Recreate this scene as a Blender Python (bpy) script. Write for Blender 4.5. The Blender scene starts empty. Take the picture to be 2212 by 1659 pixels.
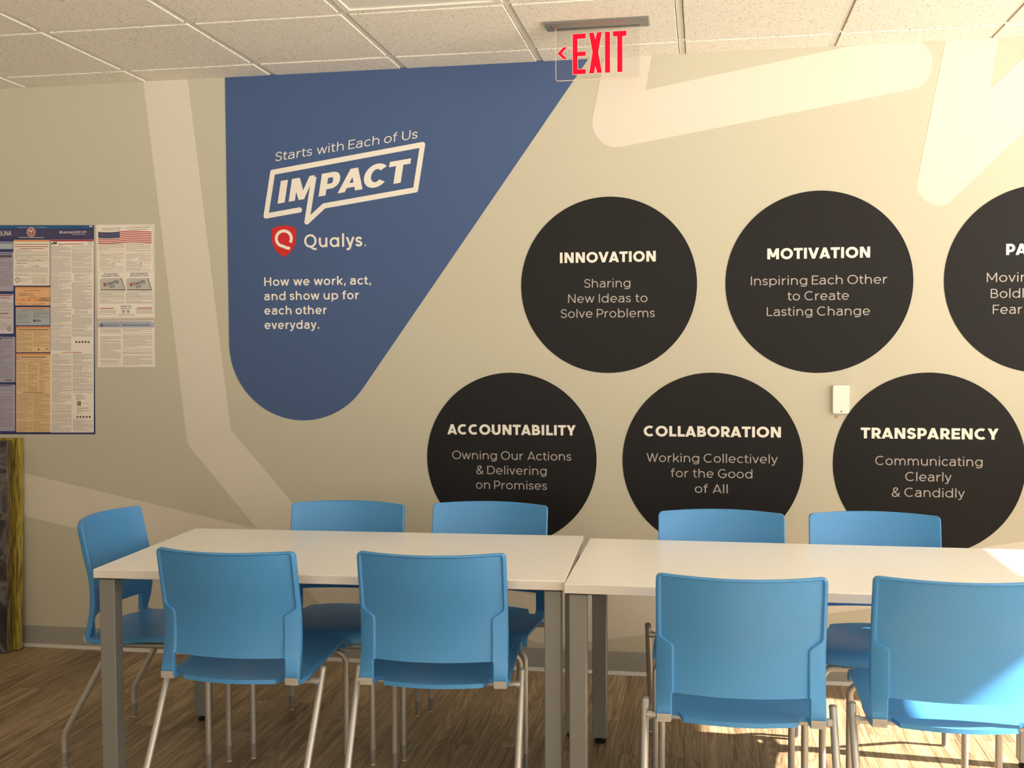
import bpy, bmesh, math, random
from mathutils import Vector, Matrix
random.seed(7)
C = bpy.context.scene.collection
SC = bpy.context.scene

# ---------------------------------------------------------------- camera
CAM_F, YAW, PITCH, ROLL = 2340.44, .1751, .0386, -.0053
cy_, sy_ = math.cos(YAW), math.sin(YAW)
fw = Vector((-sy_*math.cos(PITCH), cy_*math.cos(PITCH), -math.sin(PITCH)))
r0 = Vector((cy_, sy_, 0)); u0 = r0.cross(fw)
rr = math.cos(ROLL)*r0 + math.sin(ROLL)*u0
uu = -math.sin(ROLL)*r0 + math.cos(ROLL)*u0
cd = bpy.data.cameras.new('camera'); cam = bpy.data.objects.new('camera', cd); C.objects.link(cam)
M = Matrix((rr, uu, -fw)).transposed().to_4x4(); M.translation = Vector((.2122, -4.6878, 1.4527))
cam.matrix_world = M
cd.sensor_fit = 'HORIZONTAL'; cd.sensor_width = 36; cd.lens = CAM_F/2212*36; cd.clip_start = .05
SC.camera = cam

# ---------------------------------------------------------------- world, sun, exposure
SC.view_settings.view_transform = 'Standard'; SC.view_settings.look = 'None'
SC.view_settings.gamma = 1; SC.view_settings.use_curve_mapping = False
SC.view_settings.exposure = 0.0
SC.cycles.use_denoising = True
SC.cycles.max_bounces = 10; SC.cycles.diffuse_bounces = 6
SC.cycles.sample_clamp_indirect = 6
w = bpy.data.worlds.new('sky'); SC.world = w; w.use_nodes = True
bg = w.node_tree.nodes['Background']; bg.inputs[1].default_value = 7.8
_tc = w.node_tree.nodes.new('ShaderNodeTexCoord'); _sx = w.node_tree.nodes.new('ShaderNodeSeparateXYZ'); _rp = w.node_tree.nodes.new('ShaderNodeValToRGB')
_mr = w.node_tree.nodes.new('ShaderNodeMapRange'); _mr.inputs[1].default_value = -1; _mr.inputs[2].default_value = 1
w.node_tree.links.new(_tc.outputs['Generated'], _sx.inputs[0]); w.node_tree.links.new(_sx.outputs['Z'], _mr.inputs[0]); w.node_tree.links.new(_mr.outputs[0], _rp.inputs[0])
w.node_tree.links.new(_rp.outputs[0], bg.inputs[0])
_e = _rp.color_ramp.elements
_e[0].position = .0; _e[0].color = (1.9, 1.76, 1.50, 1)          # lower half brightened to light the ceiling, as if by sunlit ground
_e[1].position = 1.0; _e[1].color = (.5, .48, .45, 1)          # sky
_q = _e.new(.485); _q.color = (1.9, 1.76, 1.50, 1); _q = _e.new(.515); _q.color = (.62, .58, .52, 1)
sd = bpy.data.lights.new('sun', 'SUN'); sd.energy = 30; sd.angle = .012; sd.color = (1, .91, .76)
so = bpy.data.objects.new('sun', sd); C.objects.link(so)
so.rotation_euler = Vector((-1.3, .09, -1)).to_track_quat('-Z', 'Y').to_euler()
XL, XR, YF, H = -5.2, 3.35, -7.4, 2.665
HEAD = 2.562                                   # window head height
WINS = [(-1.42, -.325), (-2.78, -1.50), (-4.14, -2.86), (-5.5, -4.22), (-6.86, -5.58)]
SILL = .78
FRONT_FILL = [(-1.9, -.1)]  # unseen opening behind the camera, added for fill light
def portal(loc, rot, sx, sy):
    d = bpy.data.lights.new('window_daylight', 'AREA'); d.shape = 'RECTANGLE'; d.size = sx; d.size_y = sy
    d.cycles.is_portal = True
    o = bpy.data.objects.new('window_daylight', d); C.objects.link(o); o.location = loc; o.rotation_euler = rot
portal((XR+.02, (WINS[0][1]+WINS[-1][0])/2, (SILL+HEAD)/2), (0, math.pi/2, 0), HEAD-SILL, WINS[0][1]-WINS[-1][0])
portal((-1, YF-.02, (SILL+HEAD)/2), (-math.pi/2, 0, math.pi), 1.8, HEAD-SILL)  # portal for the added fill opening

# ---------------------------------------------------------------- materials
def mat(name, col, rough=.5, metal=0, spec=.5, coat=0, emis=None, est=0, alpha=1, trans=0):
    m = bpy.data.materials.new(name); m.use_nodes = True
    b = m.node_tree.nodes['Principled BSDF']
    b.inputs['Base Color'].default_value = (*col, 1); b.inputs['Roughness'].default_value = rough
    b.inputs['Metallic'].default_value = metal; b.inputs['Specular IOR Level'].default_value = spec
    b.inputs['Coat Weight'].default_value = coat
    if emis: b.inputs['Emission Color'].default_value = (*emis, 1); b.inputs['Emission Strength'].default_value = est
    if trans: b.inputs['Transmission Weight'].default_value = trans
    b.inputs['Alpha'].default_value = alpha
    return m
def nd(m, t, **kw):
    n = m.node_tree.nodes.new(t)
    for k, v in kw.items(): setattr(n, k, v)
    return n
def lk(m, a, b): m.node_tree.links.new(a, b)
def B(m): return m.node_tree.nodes['Principled BSDF']
def bump_noise(m, scale, strength, dist=.001, detail=4, stretch=None):
    tc = nd(m, 'ShaderNodeTexCoord'); n = nd(m, 'ShaderNodeTexNoise'); n.inputs['Scale'].default_value = scale; n.inputs['Detail'].default_value = detail
    src = tc.outputs['Object']
    if stretch:
        mp = nd(m, 'ShaderNodeMapping'); mp.inputs['Scale'].default_value = stretch; lk(m, src, mp.inputs[0]); src = mp.outputs[0]
    lk(m, src, n.inputs['Vector'])
    bp = nd(m, 'ShaderNodeBump'); bp.inputs['Strength'].default_value = strength; bp.inputs['Distance'].default_value = dist
    lk(m, n.outputs['Fac'], bp.inputs['Height']); lk(m, bp.outputs[0], B(m).inputs['Normal'])
    return m
def vary(m, scale, c0, c1, stretch=None, lo=.35, hi=.65, detail=5):
    tc = nd(m, 'ShaderNodeTexCoord'); n = nd(m, 'ShaderNodeTexNoise'); n.inputs['Scale'].default_value = scale; n.inputs['Detail'].default_value = detail
    src = tc.outputs['Object']
    if stretch:
        mp = nd(m, 'ShaderNodeMapping'); mp.inputs['Scale'].default_value = stretch; lk(m, src, mp.inputs[0]); src = mp.outputs[0]
    lk(m, src, n.inputs['Vector'])
    r = nd(m, 'ShaderNodeValToRGB'); r.color_ramp.elements[0].position = lo; r.color_ramp.elements[1].position = hi
    r.color_ramp.elements[0].color = (*c0, 1); r.color_ramp.elements[1].color = (*c1, 1)
    lk(m, n.outputs['Fac'], r.inputs[0]); lk(m, r.outputs[0], B(m).inputs['Base Color'])
    return m
WALLC = (.50, .478, .385)
m_wall = bump_noise(mat('wall_paint', WALLC, .75, spec=.25), 260, .12, .0006)
m_band = bump_noise(mat('band_paint', (.64, .595, .52), .75, spec=.25), 260, .12, .0006)
m_white_wall = mat('plain_wall_paint', (.66, .63, .55), .8, spec=.2)
m_blue = bump_noise(mat('blue_vinyl', (.050, .094, .225), .55, spec=.35), 300, .1, .0004)
m_black = bump_noise(mat('black_vinyl', (.0075, .0070, .0078), .5, spec=.22), 300, .08, .0004)
m_txt_w = mat('white_lettering', (.77, .735, .67), .6, spec=.3)
m_txt_g = mat('gray_lettering', (.40, .36, .34), .6, spec=.3)
m_red = mat('red_vinyl', (.55, .02, .02), .5, spec=.3)
m_chair = bump_noise(mat('blue_plastic', (.060, .255, .56), .42, spec=.45), 900, .06, .0003)
m_steel = mat('silver_paint_steel', (.46, .445, .42), .42, metal=.65)
m_tleg = bump_noise(mat('table_leg_paint', (.205, .205, .195), .42, metal=.1), 500, .05, .0003)
m_sleeve = mat('gray_glide_plastic', (.22, .205, .19), .5)
m_tip = mat('pale_glide_tip', (.6, .57, .5), .5)
m_cap = mat('taupe_plastic', (.40, .37, .33), .5)
m_dark = mat('black_rubber', (.012, .012, .012), .5)
m_top = bump_noise(mat('white_laminate', (.86, .84, .80), .34, spec=.5), 700, .04, .0002)
m_edge = mat('laminate_edge', (.64, .61, .57), .5)
m_grid = mat('ceiling_grid_paint', (.78, .75, .69), .5, spec=.3)
m_base = bump_noise(mat('gray_vinyl_base', (.30, .29, .265), .55, spec=.35), 120, .08, .0005)
m_toe = mat('vinyl_toe_highlight', (.50, .485, .45), .5)  # paler than the base: the toe's highlight is put into its color
m_plate = mat('brushed_nickel', (.23, .225, .215), .42, metal=.5)
m_exit = mat('exit_red', (.30, .004, .010), .9, spec=0, emis=(1, .010, .030), est=.82)
m_exit_rim = mat('exit_edge_glow', (.8, .3, .3), .4, emis=(1, .42, .36), est=.8)
m_wdev = mat('white_device_plastic', (.80, .77, .70), .45)
m_led = mat('device_led', (.8, .8, .5), .4, emis=(1, 1, .5), est=1.0)
m_logo = mat('navy_logo', (.03, .03, .14), .4)
m_scuff = mat('scuffed_plaster', (.40, .24, .12), .9)
m_scuff2 = mat('wall_scuff', (.42, .38, .30), .9)
m_lens = bump_noise(mat('troffer_lens', (.80, .77, .70), .3, spec=.5), 90, .25, .002)
m_glass = bpy.data.materials.new('clear_acrylic'); m_glass.use_nodes = True
_nt = m_glass.node_tree; _nt.nodes.clear()
_o = _nt.nodes.new('ShaderNodeOutputMaterial'); _mx = _nt.nodes.new('ShaderNodeMixShader'); _t = _nt.nodes.new('ShaderNodeBsdfTransparent'); _g = _nt.nodes.new('ShaderNodeBsdfGlossy')
_g.inputs['Roughness'].default_value = .08; _t.inputs[0].default_value = (.96, .955, .95, 1); _fr = _nt.nodes.new('ShaderNodeFresnel'); _fr.inputs[0].default_value = 1.35
_nt.links.new(_fr.outputs[0], _mx.inputs[0]); _nt.links.new(_t.outputs[0], _mx.inputs[1]); _nt.links.new(_g.outputs[0], _mx.inputs[2]); _nt.links.new(_mx.outputs[0], _o.inputs[0])

# ceiling tile : fissured mineral fibre
m_tile = mat('mineral_tile', (.76, .73, .66), .9, spec=.1)
tc = nd(m_tile, 'ShaderNodeTexCoord'); mp = nd(m_tile, 'ShaderNodeMapping'); mp.inputs['Scale'].default_value = (1, 1.0, 1); lk(m_tile, tc.outputs['Object'], mp.inputs[0])
n1 = nd(m_tile, 'ShaderNodeTexNoise'); n1.inputs['Scale'].default_value = 150; n1.inputs['Detail'].default_value = 2; n1.inputs['Distortion'].default_value = 1.4
n2 = nd(m_tile, 'ShaderNodeTexNoise'); n2.inputs['Scale'].default_value = 330; n2.inputs['Detail'].default_value = 2
for n in (n1, n2): lk(m_tile, mp.outputs[0], n.inputs['Vector'])
r1 = nd(m_tile, 'ShaderNodeValToRGB'); r1.color_ramp.elements[0].position = .345; r1.color_ramp.elements[1].position = .395
lk(m_tile, n1.outputs['Fac'], r1.inputs[0])
mx = nd(m_tile, 'ShaderNodeMix'); mx.data_type = 'RGBA'; mx.inputs['A'].default_value = (.36, .30, .22, 1); mx.inputs['B'].default_value = (.85, .82, .75, 1)
lk(m_tile, r1.outputs[0], mx.inputs['Factor']); lk(m_tile, mx.outputs['Result'], B(m_tile).inputs['Base Color'])
ad = nd(m_tile, 'ShaderNodeMath'); ad.operation = 'MULTIPLY_ADD'; ad.inputs[1].default_value = .35
lk(m_tile, n2.outputs['Fac'], ad.inputs[0]); lk(m_tile, r1.outputs[0], ad.inputs[2])
bp = nd(m_tile, 'ShaderNodeBump'); bp.inputs['Strength'].default_value = .5; bp.inputs['Distance'].default_value = .003
lk(m_tile, ad.outputs[0], bp.inputs['Height']); lk(m_tile, bp.outputs[0], B(m_tile).inputs['Normal'])

# floor : vinyl planks running towards the wall
m_floor = mat('vinyl_plank', (.3, .2, .1), .42, spec=.4)
tc = nd(m_floor, 'ShaderNodeTexCoord'); mp = nd(m_floor, 'ShaderNodeMapping'); mp.inputs['Rotation'].default_value = (0, 0, math.pi/2); lk(m_floor, tc.outputs['Object'], mp.inputs[0])
br = nd(m_floor, 'ShaderNodeTexBrick'); br.offset = .37; br.inputs['Scale'].default_value = 1; br.inputs['Mortar Size'].default_value = .0009; br.inputs['Mortar Smooth'].default_value = .3
br.inputs['Brick Width'].default_value = .9144; br.inputs['Row Height'].default_value = .1016; br.inputs['Bias'].default_value = 0
br.inputs['Color1'].default_value = (0, 0, 0, 1); br.inputs['Color2'].default_value = (1, 1, 1, 1); br.inputs['Mortar'].default_value = (.5, .5, .5, 1)
lk(m_floor, mp.outputs[0], br.inputs['Vector'])
sep = nd(m_floor, 'ShaderNodeSeparateColor'); lk(m_floor, br.outputs['Color'], sep.inputs[0])
off = nd(m_floor, 'ShaderNodeVectorMath'); off.operation = 'MULTIPLY_ADD'; off.inputs[1].default_value = (7.3, 3.1, 5.7)
lk(m_floor, br.outputs['Color'], off.inputs[0]); lk(m_floor, tc.outputs['Object'], off.inputs[2])
mg = nd(m_floor, 'ShaderNodeMapping'); mg.inputs['Scale'].default_value = (34, 1.5, 1); lk(m_floor, off.outputs[0], mg.inputs[0])
g1 = nd(m_floor, 'ShaderNodeTexNoise'); g1.inputs['Scale'].default_value = 1; g1.inputs['Detail'].default_value = 6; g1.inputs['Roughness'].default_value = .65; g1.inputs['Distortion'].default_value = .8
lk(m_floor, mg.outputs[0], g1.inputs['Vector'])
mg2 = nd(m_floor, 'ShaderNodeMapping'); mg2.inputs['Scale'].default_value = (210, 3.5, 1); lk(m_floor, off.outputs[0], mg2.inputs[0])
g2 = nd(m_floor, 'ShaderNodeTexNoise'); g2.inputs['Scale'].default_value = 1; g2.inputs['Detail'].default_value = 3
lk(m_floor, mg2.outputs[0], g2.inputs['Vector'])
# cathedral rings
mg3 = nd(m_floor, 'ShaderNodeMapping'); mg3.inputs['Scale'].default_value = (11, .75, 1); lk(m_floor, off.outputs[0], mg3.inputs[0])
wv = nd(m_floor, 'ShaderNodeTexNoise'); wv.inputs['Scale'].default_value = 1; wv.inputs['Detail'].default_value = 1; lk(m_floor, mg3.outputs[0], wv.inputs['Vector'])
ws = nd(m_floor, 'ShaderNodeMath'); ws.operation = 'MULTIPLY'; ws.inputs[1].default_value = 120; lk(m_floor, wv.outputs['Fac'], ws.inputs[0])
wsin = nd(m_floor, 'ShaderNodeMath'); wsin.operation = 'SINE'; lk(m_floor, ws.outputs[0], wsin.inputs[0])
s1 = nd(m_floor, 'ShaderNodeMath'); s1.operation = 'MULTIPLY_ADD'; s1.inputs[1].default_value = .075; lk(m_floor, wsin.outputs[0], s1.inputs[0]); lk(m_floor, g1.outputs['Fac'], s1.inputs[2])
s2 = nd(m_floor, 'ShaderNodeMath'); s2.operation = 'MULTIPLY_ADD'; s2.inputs[1].default_value = .42; lk(m_floor, g2.outputs['Fac'], s2.inputs[0]); lk(m_floor, s1.outputs[0], s2.inputs[2])
s3 = nd(m_floor, 'ShaderNodeMath'); s3.operation = 'MULTIPLY_ADD'; s3.inputs[1].default_value = .15; lk(m_floor, sep.outputs[0], s3.inputs[0]); lk(m_floor, s2.outputs[0], s3.inputs[2])
rp = nd(m_floor, 'ShaderNodeValToRGB'); el = rp.color_ramp.elements
el[0].position = .50; el[0].color = (.088, .058, .034, 1); el[1].position = .97; el[1].color = (.385, .285, .175, 1)
e_ = el.new(.72); e_.color = (.222, .153, .090, 1)
lk(m_floor, s3.outputs[0], rp.inputs[0])
mm = nd(m_floor, 'ShaderNodeMix'); mm.data_type = 'RGBA'; mm.inputs['B'].default_value = (.07, .045, .028, 1)
lk(m_floor, br.outputs['Fac'], mm.inputs['Factor']); lk(m_floor, rp.outputs[0], mm.inputs['A']); lk(m_floor, mm.outputs['Result'], B(m_floor).inputs['Base Color'])
bp = nd(m_floor, 'ShaderNodeBump'); bp.inputs['Strength'].default_value = .12; bp.inputs['Distance'].default_value = .001
lk(m_floor, s2.outputs[0], bp.inputs['Height']); lk(m_floor, bp.outputs[0], B(m_floor).inputs['Normal'])

# ---------------------------------------------------------------- mesh builder
class MB:
    def __init__(s): s.v = []; s.f = []
    def add(s, vs, fs):
        b = len(s.v); s.v += [tuple(v) for v in vs]; s.f += [tuple(b+i for i in f) for f in fs]
    def box(s, x0, x1, y0, y1, z0, z1, ch=0):
        if not ch:
            s.add([(x, y, z) for z in (z0, z1) for x, y in ((x0, y0), (x1, y0), (x1, y1), (x0, y1))],
                  [(3, 2, 1, 0), (4, 5, 6, 7), (0, 1, 5, 4), (1, 2, 6, 5), (2, 3, 7, 6), (3, 0, 4, 7)])
            return
        def ring(i, z): # chamfered rectangle
            a, b_, c, d = x0+i, x1-i, y0+i, y1-i; k = ch
            return [(a+k, c, z), (b_-k, c, z), (b_, c+k, z), (b_, d-k, z), (b_-k, d, z), (a+k, d, z), (a, d-k, z), (a, c+k, z)]
        rs = [ring(ch, z0), ring(0, z0+ch), ring(0, z1-ch), ring(ch, z1)]
        s.loft(rs)
    def loft(s, rs, cap=True):
        n = len(rs[0]); vs = [v for r in rs for v in r]; fs = []
        for k in range(len(rs)-1):
            for i in range(n): fs.append((k*n+i, k*n+(i+1) % n, (k+1)*n+(i+1) % n, (k+1)*n+i))
        if cap: fs.append(tuple(range(n-1, -1, -1))); fs.append(tuple(range((len(rs)-1)*n, len(rs)*n)))
        s.add(vs, fs)
    def tube(s, path, r, n=12, radii=None):
        P = [Vector(p) for p in path]; rs = []; up = None
        for i, p in enumerate(P):
            d = (P[min(i+1, len(P)-1)]-P[max(i-1, 0)]).normalized()
            if up is None: up = d.orthogonal().normalized()
            up = (up - d*up.dot(d)).normalized(); sd_ = d.cross(up)
            R = radii[i] if radii else r
            rs.append([tuple(p + R*(math.cos(a)*up+math.sin(a)*sd_)) for a in [2*math.pi*k/n for k in range(n)]])
        s.loft(rs)
    def prism_y(s, poly, y0, y1):               # polygon in (x,z), front at y0 (towards the room)
        n = len(poly)
        s.add([(x, y0, z) for x, z in poly]+[(x, y1, z) for x, z in poly],
              [tuple(range(n)), tuple(range(2*n-1, n-1, -1))]+[(i, n+i, n+(i+1) % n, (i+1) % n) for i in range(n)])
    def flat_y(s, poly, y):
        s.add([(x, y, z) for x, z in poly], [tuple(range(len(poly)))])
    def build(s, name, m, parent=None, smooth=None, loc=None):
        me = bpy.data.meshes.new(name); me.from_pydata(s.v, [], s.f); me.validate()
        bm = bmesh.new(); bm.from_mesh(me); bmesh.ops.recalc_face_normals(bm, faces=bm.faces); bm.to_mesh(me); bm.free()
        me.materials.append(m)
        if smooth is not None:
            for p in me.polygons: p.use_smooth = True
            me.set_sharp_from_angle(angle=math.radians(smooth))
        o = bpy.data.objects.new(name, me); C.objects.link(o)
        if parent: o.parent = parent
        if loc: o.location = loc
        return o
def tag(o, label, cat, group=None):
    o['label'] = label; o['category'] = cat
    if group: o['group'] = group
    return o
def thing(name, label, cat, loc=(0, 0, 0), rz=0, group=None):
    o = bpy.data.objects.new(name, None); C.objects.link(o); o.location = loc; o.rotation_euler = (0, 0, rz); o.empty_display_size = .1
    return tag(o, label, cat, group)
def struct(o, label=None):
    o['kind'] = 'structure'
    if label: o['label'] = label
    return o
def copy_tree(o, parent=None):
    c = o.copy(); C.objects.link(c)
    if parent: c.parent = parent
    for ch in list(o.children): copy_tree(ch, c)
    return c
def box_obj(name, m, *a, parent=None, ch=0):
    b = MB(); b.box(*a, ch=ch); return b.build(name, m, parent, smooth=30 if ch else None)

# ---------------------------------------------------------------- room shell
wb = struct(box_obj('wall_back', m_wall, XL, XR+.2, 0, .15, 0, H+.1), 'greige painted back wall with pale painted bands')
struct(box_obj('wall_left', m_white_wall, XL-.15, XL, YF, .15, 0, H+.1))
def pierced(name, fixed, openings, along_y, lo, hi):
    b = MB(); t0, t1 = fixed
    def seg(a, c, z0, z1):
        if along_y: b.box(t0, t1, a, c, z0, z1)
        else: b.box(a, c, t0, t1, z0, z1)
    ops = sorted(openings); cur = lo
    for a, c in ops:
        seg(cur, a, 0, H+.1); seg(a, c, 0, SILL); seg(a, c, HEAD, H+.1); cur = c
    seg(cur, hi, 0, H+.1)
    return struct(b.build(name, m_white_wall))
pierced('wall_right', (XR, XR+.2), WINS, True, YF, 0)
pierced('wall_front', (YF-.2, YF), FRONT_FILL, False, XL, XR)
k = 0
for a, c in WINS:
    k += 1; b = MB()
    b.box(XR+.06, XR+.12, a, c, HEAD-.04, HEAD); b.box(XR+.06, XR+.12, a, c, SILL, SILL+.05)
    b.box(XR+.06, XR+.12, a, a+.05, SILL+.05, HEAD-.04); b.box(XR+.06, XR+.12, c-.05, c, SILL+.05, HEAD-.04)
    struct(b.build('window_%d' % k, m_plate))
for a, c in FRONT_FILL:
    k += 1; b = MB()
    b.box(a, c, YF-.12, YF-.06, HEAD-.04, HEAD); b.box(a, c, YF-.12, YF-.06, SILL, SILL+.05)
    b.box(a, a+.05, YF-.12, YF-.06, SILL+.05, HEAD-.04); b.box(c-.05, c, YF-.12, YF-.06, SILL+.05, HEAD-.04)
    struct(b.build('window_%d' % k, m_plate))  # frame of the fill opening added behind the camera
struct(box_obj('floor', m_floor, XL-.15, XR+.2, YF-.2, .15, -.1, 0), 'wood-look vinyl plank floor')

# ceiling with its exposed grid (a hole is left for the troffer)
GX = [-2.9257+.6096*i for i in range(-4, 10)]
GY = [-.2016-.6096*i for i in range(0, 13)]
b = MB(); G2 = .0150
gx = sorted(x for x in GX if XL < x < XR); gy = sorted([y for y in GY if y > YF])
ex_ = [XL-G2]+gx+[XR+G2]; ey_ = [YF-G2]+gy+[G2-.001]
for i in range(len(ex_)-1):
    for j in range(len(ey_)-1):
        x0, x1, y0, y1 = ex_[i]+G2, ex_[i+1]-G2, ey_[j]+G2, ey_[j+1]-G2
        if abs((x0+x1)/2+.792) < .1 and -2.05 < (y0+y1)/2 < -.75: continue          # the troffer sits here
        b.box(x0, x1, y0, y1, H, H+.028, ch=.0015)
b.box(XL-.15, XR+.2, YF-.2, .15, H+.030, H+.14)
ce = struct(b.build('ceiling', m_tile), 'suspended ceiling of speckled cream tiles')
b = MB(); T = .0119
for x in gx: b.box(x-T, x+T, YF, -.0005, H+.0055, H+.0065); b.box(x-.001, x+.001, YF, -.0005, H+.0065, H+.031)
for y in gy: b.box(XL, XR, y-T, y+T, H+.0060, H+.0068); b.box(XL, XR, y-.001, y+.001, H+.0068, H+.031)
struct(b.build('ceiling_grid', m_grid, ce))

# cove base
b = MB(); b.box(XL, XR, -.0045, -.0002, .014, .1016, ch=.0015); bo = struct(b.build('baseboard_back', m_base), 'gray vinyl cove baseboard')
b = MB(); pr = [(-.0002, 0.0008), (-.014, .0008), (-.013, .004), (-.009, .009), (-.0045, .0165), (-.0002, .0165)]
b.loft([[(x, y, z) for y, z in pr] for x in (XL, XR)]); b.build('toe', m_toe, bo)

# ---------------------------------------------------------------- painted bands on the wall
def fillet(poly):
    out = []; n = len(poly)
    for i in range(n):
        p = Vector(poly[i][:2]); r = poly[i][2] if len(poly[i]) > 2 else 0
        if not r: out.append(tuple(p)); continue
        a = (Vector(poly[i-1][:2])-p).normalized(); c = (Vector(poly[(i+1) % n][:2])-p).normalized()
        ang = a.angle(c); t = r/math.tan(ang/2); bis = (a+c).normalized(); ctr = p+bis*(r/math.sin(ang/2))
        q0 = p+a*t-ctr; q1 = p+c*t-ctr
        a0 = math.atan2(q0.y, q0.x); d = (math.atan2(q1.y, q1.x)-a0+math.pi) % (2*math.pi)-math.pi
        for k in range(17): out.append((ctr.x+r*math.cos(a0+d*k/16), ctr.y+r*math.sin(a0+d*k/16)))
    return out
def tess_prism(mb, poly, y0, y1): mb.prism_y(poly, y0, y1)
TOP = H+.004
BANDS = [
    [(-2.341, TOP), (-2.122, TOP), (-1.938, 1.055, .03), (-1.10, .115), (-1.39, .115), (-2.152, .985, .10)],
    [(-3.6, .961), (-.53, .335), (1.274, .588), (3.345, .967), (3.345, .764), (.8, .314), (-.225, .150), (-.44, .112, .12), (-3.6, .754)],
    [(-.208, TOP), (-.0065, TOP), (-.034, 2.522), (.836, TOP), (1.085, TOP), (1.135, 2.60, .09), (1.105, 2.486, .085), (-.289, 2.262, .108)],
    [(1.178, TOP), (1.381, TOP), (1.347, 2.459), (1.566, TOP), (1.872, TOP), (1.172, 1.987, .055), (1.062, 2.045, .075)],
]
for i, p in enumerate(BANDS):
    b = MB(); b.prism_y(fillet(p), -.0006-.00004*i, -.0001); struct(b.build('painted_band', m_band, wb))
# scuffs and the plaster chip under the wireless device
b = MB()
b.flat_y(fillet([(.752, 1.139, .003), (.764, 1.141, .003), (.765, 1.133, .003), (.758, 1.127, .003), (.750, 1.129, .003)]), -.0004)
b.build('plaster_chip', m_scuff, wb)
b = MB()
for x, z, dx, dz in [(.716, 1.121, .022, .0016), (.843, 1.219, .006, .002), (.735, 1.235, .002, .004), (.786, 1.131, .004, .004),
                     (-.509, 2.028, .005, .002), (-.508, 2.040, .002, .008), (.43, 2.005, .002, .014), (1.144, 2.016, .002, .014),
                     (-.98, 1.40, .002, .004), (-1.215, .90, .002, .05), (-.195, 1.27, .012, .0015), (.395, 1.33, .010, .002), (-.62, 1.38, .003, .003)]:
    a = .4*math.sin(x*37); ca, sa = math.cos(a), math.sin(a)
    b.flat_y([(x+u*ca-v*sa, z+u*sa+v*ca) for u, v in ((-dx/2, -dz/3), (dx/2, -dz/2), (dx/2, dz/2), (-dx/3, dz/2))], -.0004)
b.build('scuff_mark', m_scuff2, wb)

# ---------------------------------------------------------------- stroke lettering (geometric sans)
def arc(cx, cy, rx, ry, a0, a1, n=26):
    return [(cx+rx*math.cos(math.radians(a0+(a1-a0)*i/n)), cy+ry*math.sin(math.radians(a0+(a1-a0)*i/n))) for i in range(n+1)]
def crom(P, n=7):
    out = []
    for i in range(len(P)-1):
        p0 = P[max(i-1, 0)]; p1 = P[i]; p2 = P[i+1]; p3 = P[min(i+2, len(P)-1)]
        for k in range(n):
            t = k/n
            out.append(tuple(.5*(2*p1[j]+(p2[j]-p0[j])*t+(2*p0[j]-5*p1[j]+4*p2[j]-p3[j])*t*t+(3*p1[j]-p0[j]-3*p2[j]+p3[j])*t**3) for j in (0, 1)))
    return out+[P[-1]]
def ribbon(P, w, closed=False):
    n = len(P); L = []; R = []
    for i in range(n):
        p = Vector(P[i])
        if closed: a = Vector(P[i-1]); c = Vector(P[(i+1) % n])
        else: a = Vector(P[i-1]) if i else None; c = Vector(P[i+1]) if i < n-1 else None
        d0 = (p-a).normalized() if a is not None else None; d1 = (c-p).normalized() if c is not None else None
        if d0 is None: d0 = d1
        if d1 is None: d1 = d0
        n0 = Vector((-d0.y, d0.x)); n1 = Vector((-d1.y, d1.x)); mm_ = n0+n1
        mm_ = mm_.normalized() if mm_.length > 1e-6 else n0
        k = min(1/max(mm_.dot(n0), .2), 3.0)
        L.append(tuple(p+mm_*k*w/2)); R.append(tuple(p-mm_*k*w/2))
    q = []
    for i in range(n if closed else n-1):
        j = (i+1) % n; q.append([R[i], R[j], L[j], L[i]])
    return q
def dg(x0, y0, x1, y1, w):                        # diagonal bar with level ends
    l = math.hypot(x1-x0, y1-y0); hw = w/2*l/abs(y1-y0)
    return [[(x0-hw, y0), (x0+hw, y0), (x1+hw, y1), (x1-hw, y1)]]
S_PTS = [(.95, .80), (.80, .94), (.5, 1.0), (.20, .93), (.06, .75), (.20, .58), (.5, .505), (.82, .415), (.97, .24), (.82, .06), (.5, 0), (.18, .06), (.0, .20)]
XH = .735
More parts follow.
